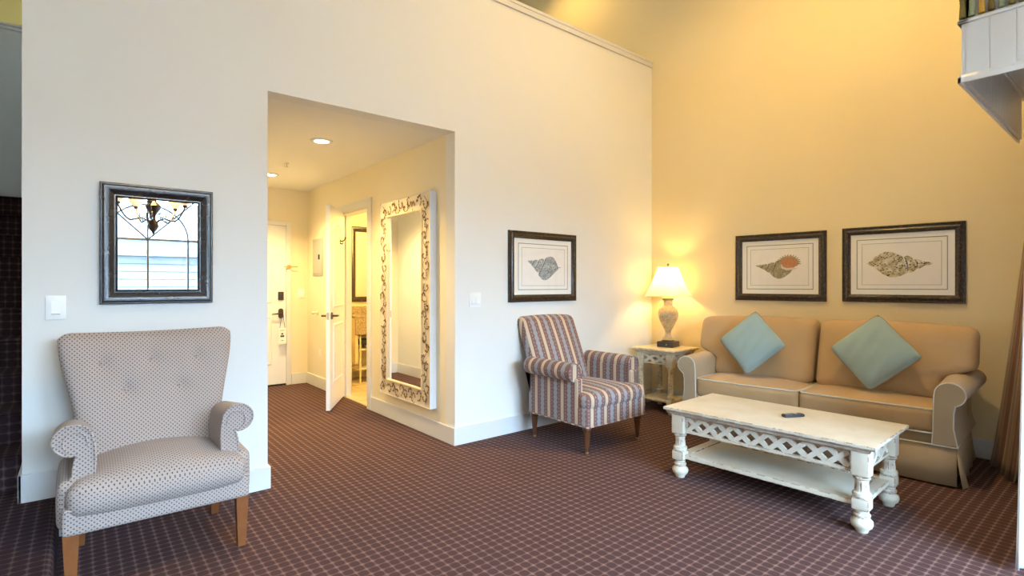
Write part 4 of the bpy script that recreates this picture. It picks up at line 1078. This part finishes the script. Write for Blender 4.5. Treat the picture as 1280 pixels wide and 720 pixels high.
def drape(name, mat, p0b, p1b, p0t, p1t, zt, zb, folds, amp, label, uvs=1.6):
    def fn(u, v):
        q = v; k = q ** .85
        bx, by = p0b[0] + (p1b[0] - p0b[0]) * u, p0b[1] + (p1b[1] - p0b[1]) * u
        tx, ty = p0t[0] + (p1t[0] - p0t[0]) * u, p0t[1] + (p1t[1] - p0t[1]) * u
        x, y = bx + (tx - bx) * k, by + (ty - by) * k
        dx, dy = p1b[0] - p0b[0], p1b[1] - p0b[1]; l = math.hypot(dx, dy); nx, ny = -dy / l, dx / l
        a = amp * (1 - .45 * q) * math.sin(2 * PI * folds * u + .5 * math.sin(3 * q)) * (1 - .3 * math.cos(4 * PI * u))
        return (x + nx * a, y + ny * a, zb + (zt - zb) * q)
    L = math.hypot(p1b[0] - p0b[0], p1b[1] - p0b[1]) * uvs
    m = MB().grid(fn, folds * 12, 24); cols = folds * 12 + 1
    m.uvs = [(i / (cols - 1) * L, j / 24 * 2) for j in range(25) for i in range(cols)]
    o = m.build(name, mat, None, smooth=80, uv=True)
    md = o.modifiers.new('thickness', 'SOLIDIFY'); md.thickness = .003
    return o
tag(drape('striped_curtain', 'curtain_stripe', (4.93, .735), (4.52, .565), (4.90, .50), (4.62, .42), 2.19, .015, 7, .022, '', 2.2), 'brown striped curtain hanging in the corner right of the sofa', 'curtain')
tag(drape('white_curtain', 'sheer_white', (3.13, .377), (4.56, .345), (3.19, .345), (4.56, .345), 2.19, .02, 22, .018, ''), 'white curtain hanging at the right edge under the pelmet', 'curtain')

# ---------------------------------------------------------------- bathroom things seen through the doorway
bm = thing('bathroom_mirror', 'dark framed mirror on the bathroom wall above the sink', 'mirror', (3.26, YE, 1.53))
sweep_frame(.86, 1.02, [(0, 0), (0, .03), (.01, .035), (.045, .03), (.055, .022), (.07, .018), (.07, .006)]).build('frame', 'dark_frame', bm, smooth=35)
MB().box(-.375, .375, -.010, -.004, -.455, .455).build('glass', 'mirror_glass', bm, smooth=0)
vt = thing('vanity_counter', 'speckled granite sink counter with deep apron in the bathroom', 'counter', (3.30, YE, .86))
MB().box(-.62, .62, -.52, -.001, -.03, 0, .004).build('counter_top', 'granite', vt, smooth=0)
MB().box(-.61, .61, -.515, -.495, -.24, -.03).build('apron', 'granite', vt, smooth=0)
MB().box(-.62, .62, -.022, -.001, 0, .10, .003).build('backsplash', 'granite', vt, smooth=0)
MB().lathe([(.17, .001), (.19, .006), (.185, .012), (.15, .010)], 28, 0, -.27).build('basin_rim', 'white_plastic', vt)
for x0 in (-.60, .56): MB().box(x0, x0 + .04, -.48, -.03, -.60, -.03).build('bracket', 'cream_paint', vt, smooth=0)
ss = thing('spindle_shelf', 'cream shelf stand with turned posts under the bathroom counter', 'shelf', (3.02, 6.58, 0))
for zz in (.165, .41): MB().box(-.27, .27, -.16, .16, zz, zz + .02, .003).build('shelf_board', 'cream_paint', ss, smooth=0)
spr = [(.010, 0), (.014, .02), (.010, .05), (.012, .10), (.017, .14), (.010, .165), (.010, .185), (.017, .21), (.010, .25), (.016, .30), (.010, .35), (.017, .39), (.010, .41), (.010, .43), (.016, .47), (.010, .51), (.014, .56), (.010, .60)]
for sx in (-1, 1):
    for sy in (-1, 1):
        o_ = MB().lathe(spr, 12).build('post', 'cream_paint', ss); o_.location = (sx * .245, sy * .14, 0)
hd = thing('hair_dryer', 'black hair dryer with hanging cord on the bathroom shelf', 'hair dryer', (2.86, 6.50, .43))
MB().rbox(-.02, 0, .085, .15, .08, .09, .03, (0, 0, 0), 3).build('body', 'black_plastic', hd)
MB().rbox(-.03, 0, .045, .045, .04, .08, .015, (0, 0, 0), 3).build('grip', 'black_plastic', hd)
MB().tube([(-.03, -.06, .03), (-.0, -.11, 0), (.03, -.115, -.06), (.045, -.115, -.16), (.035, -.115, -.24)], .006, 6).rbox(.033, -.115, -.25, .05, .03, .06, .012, (0, 0, 0), 3).build('cord', 'black_plastic', hd)
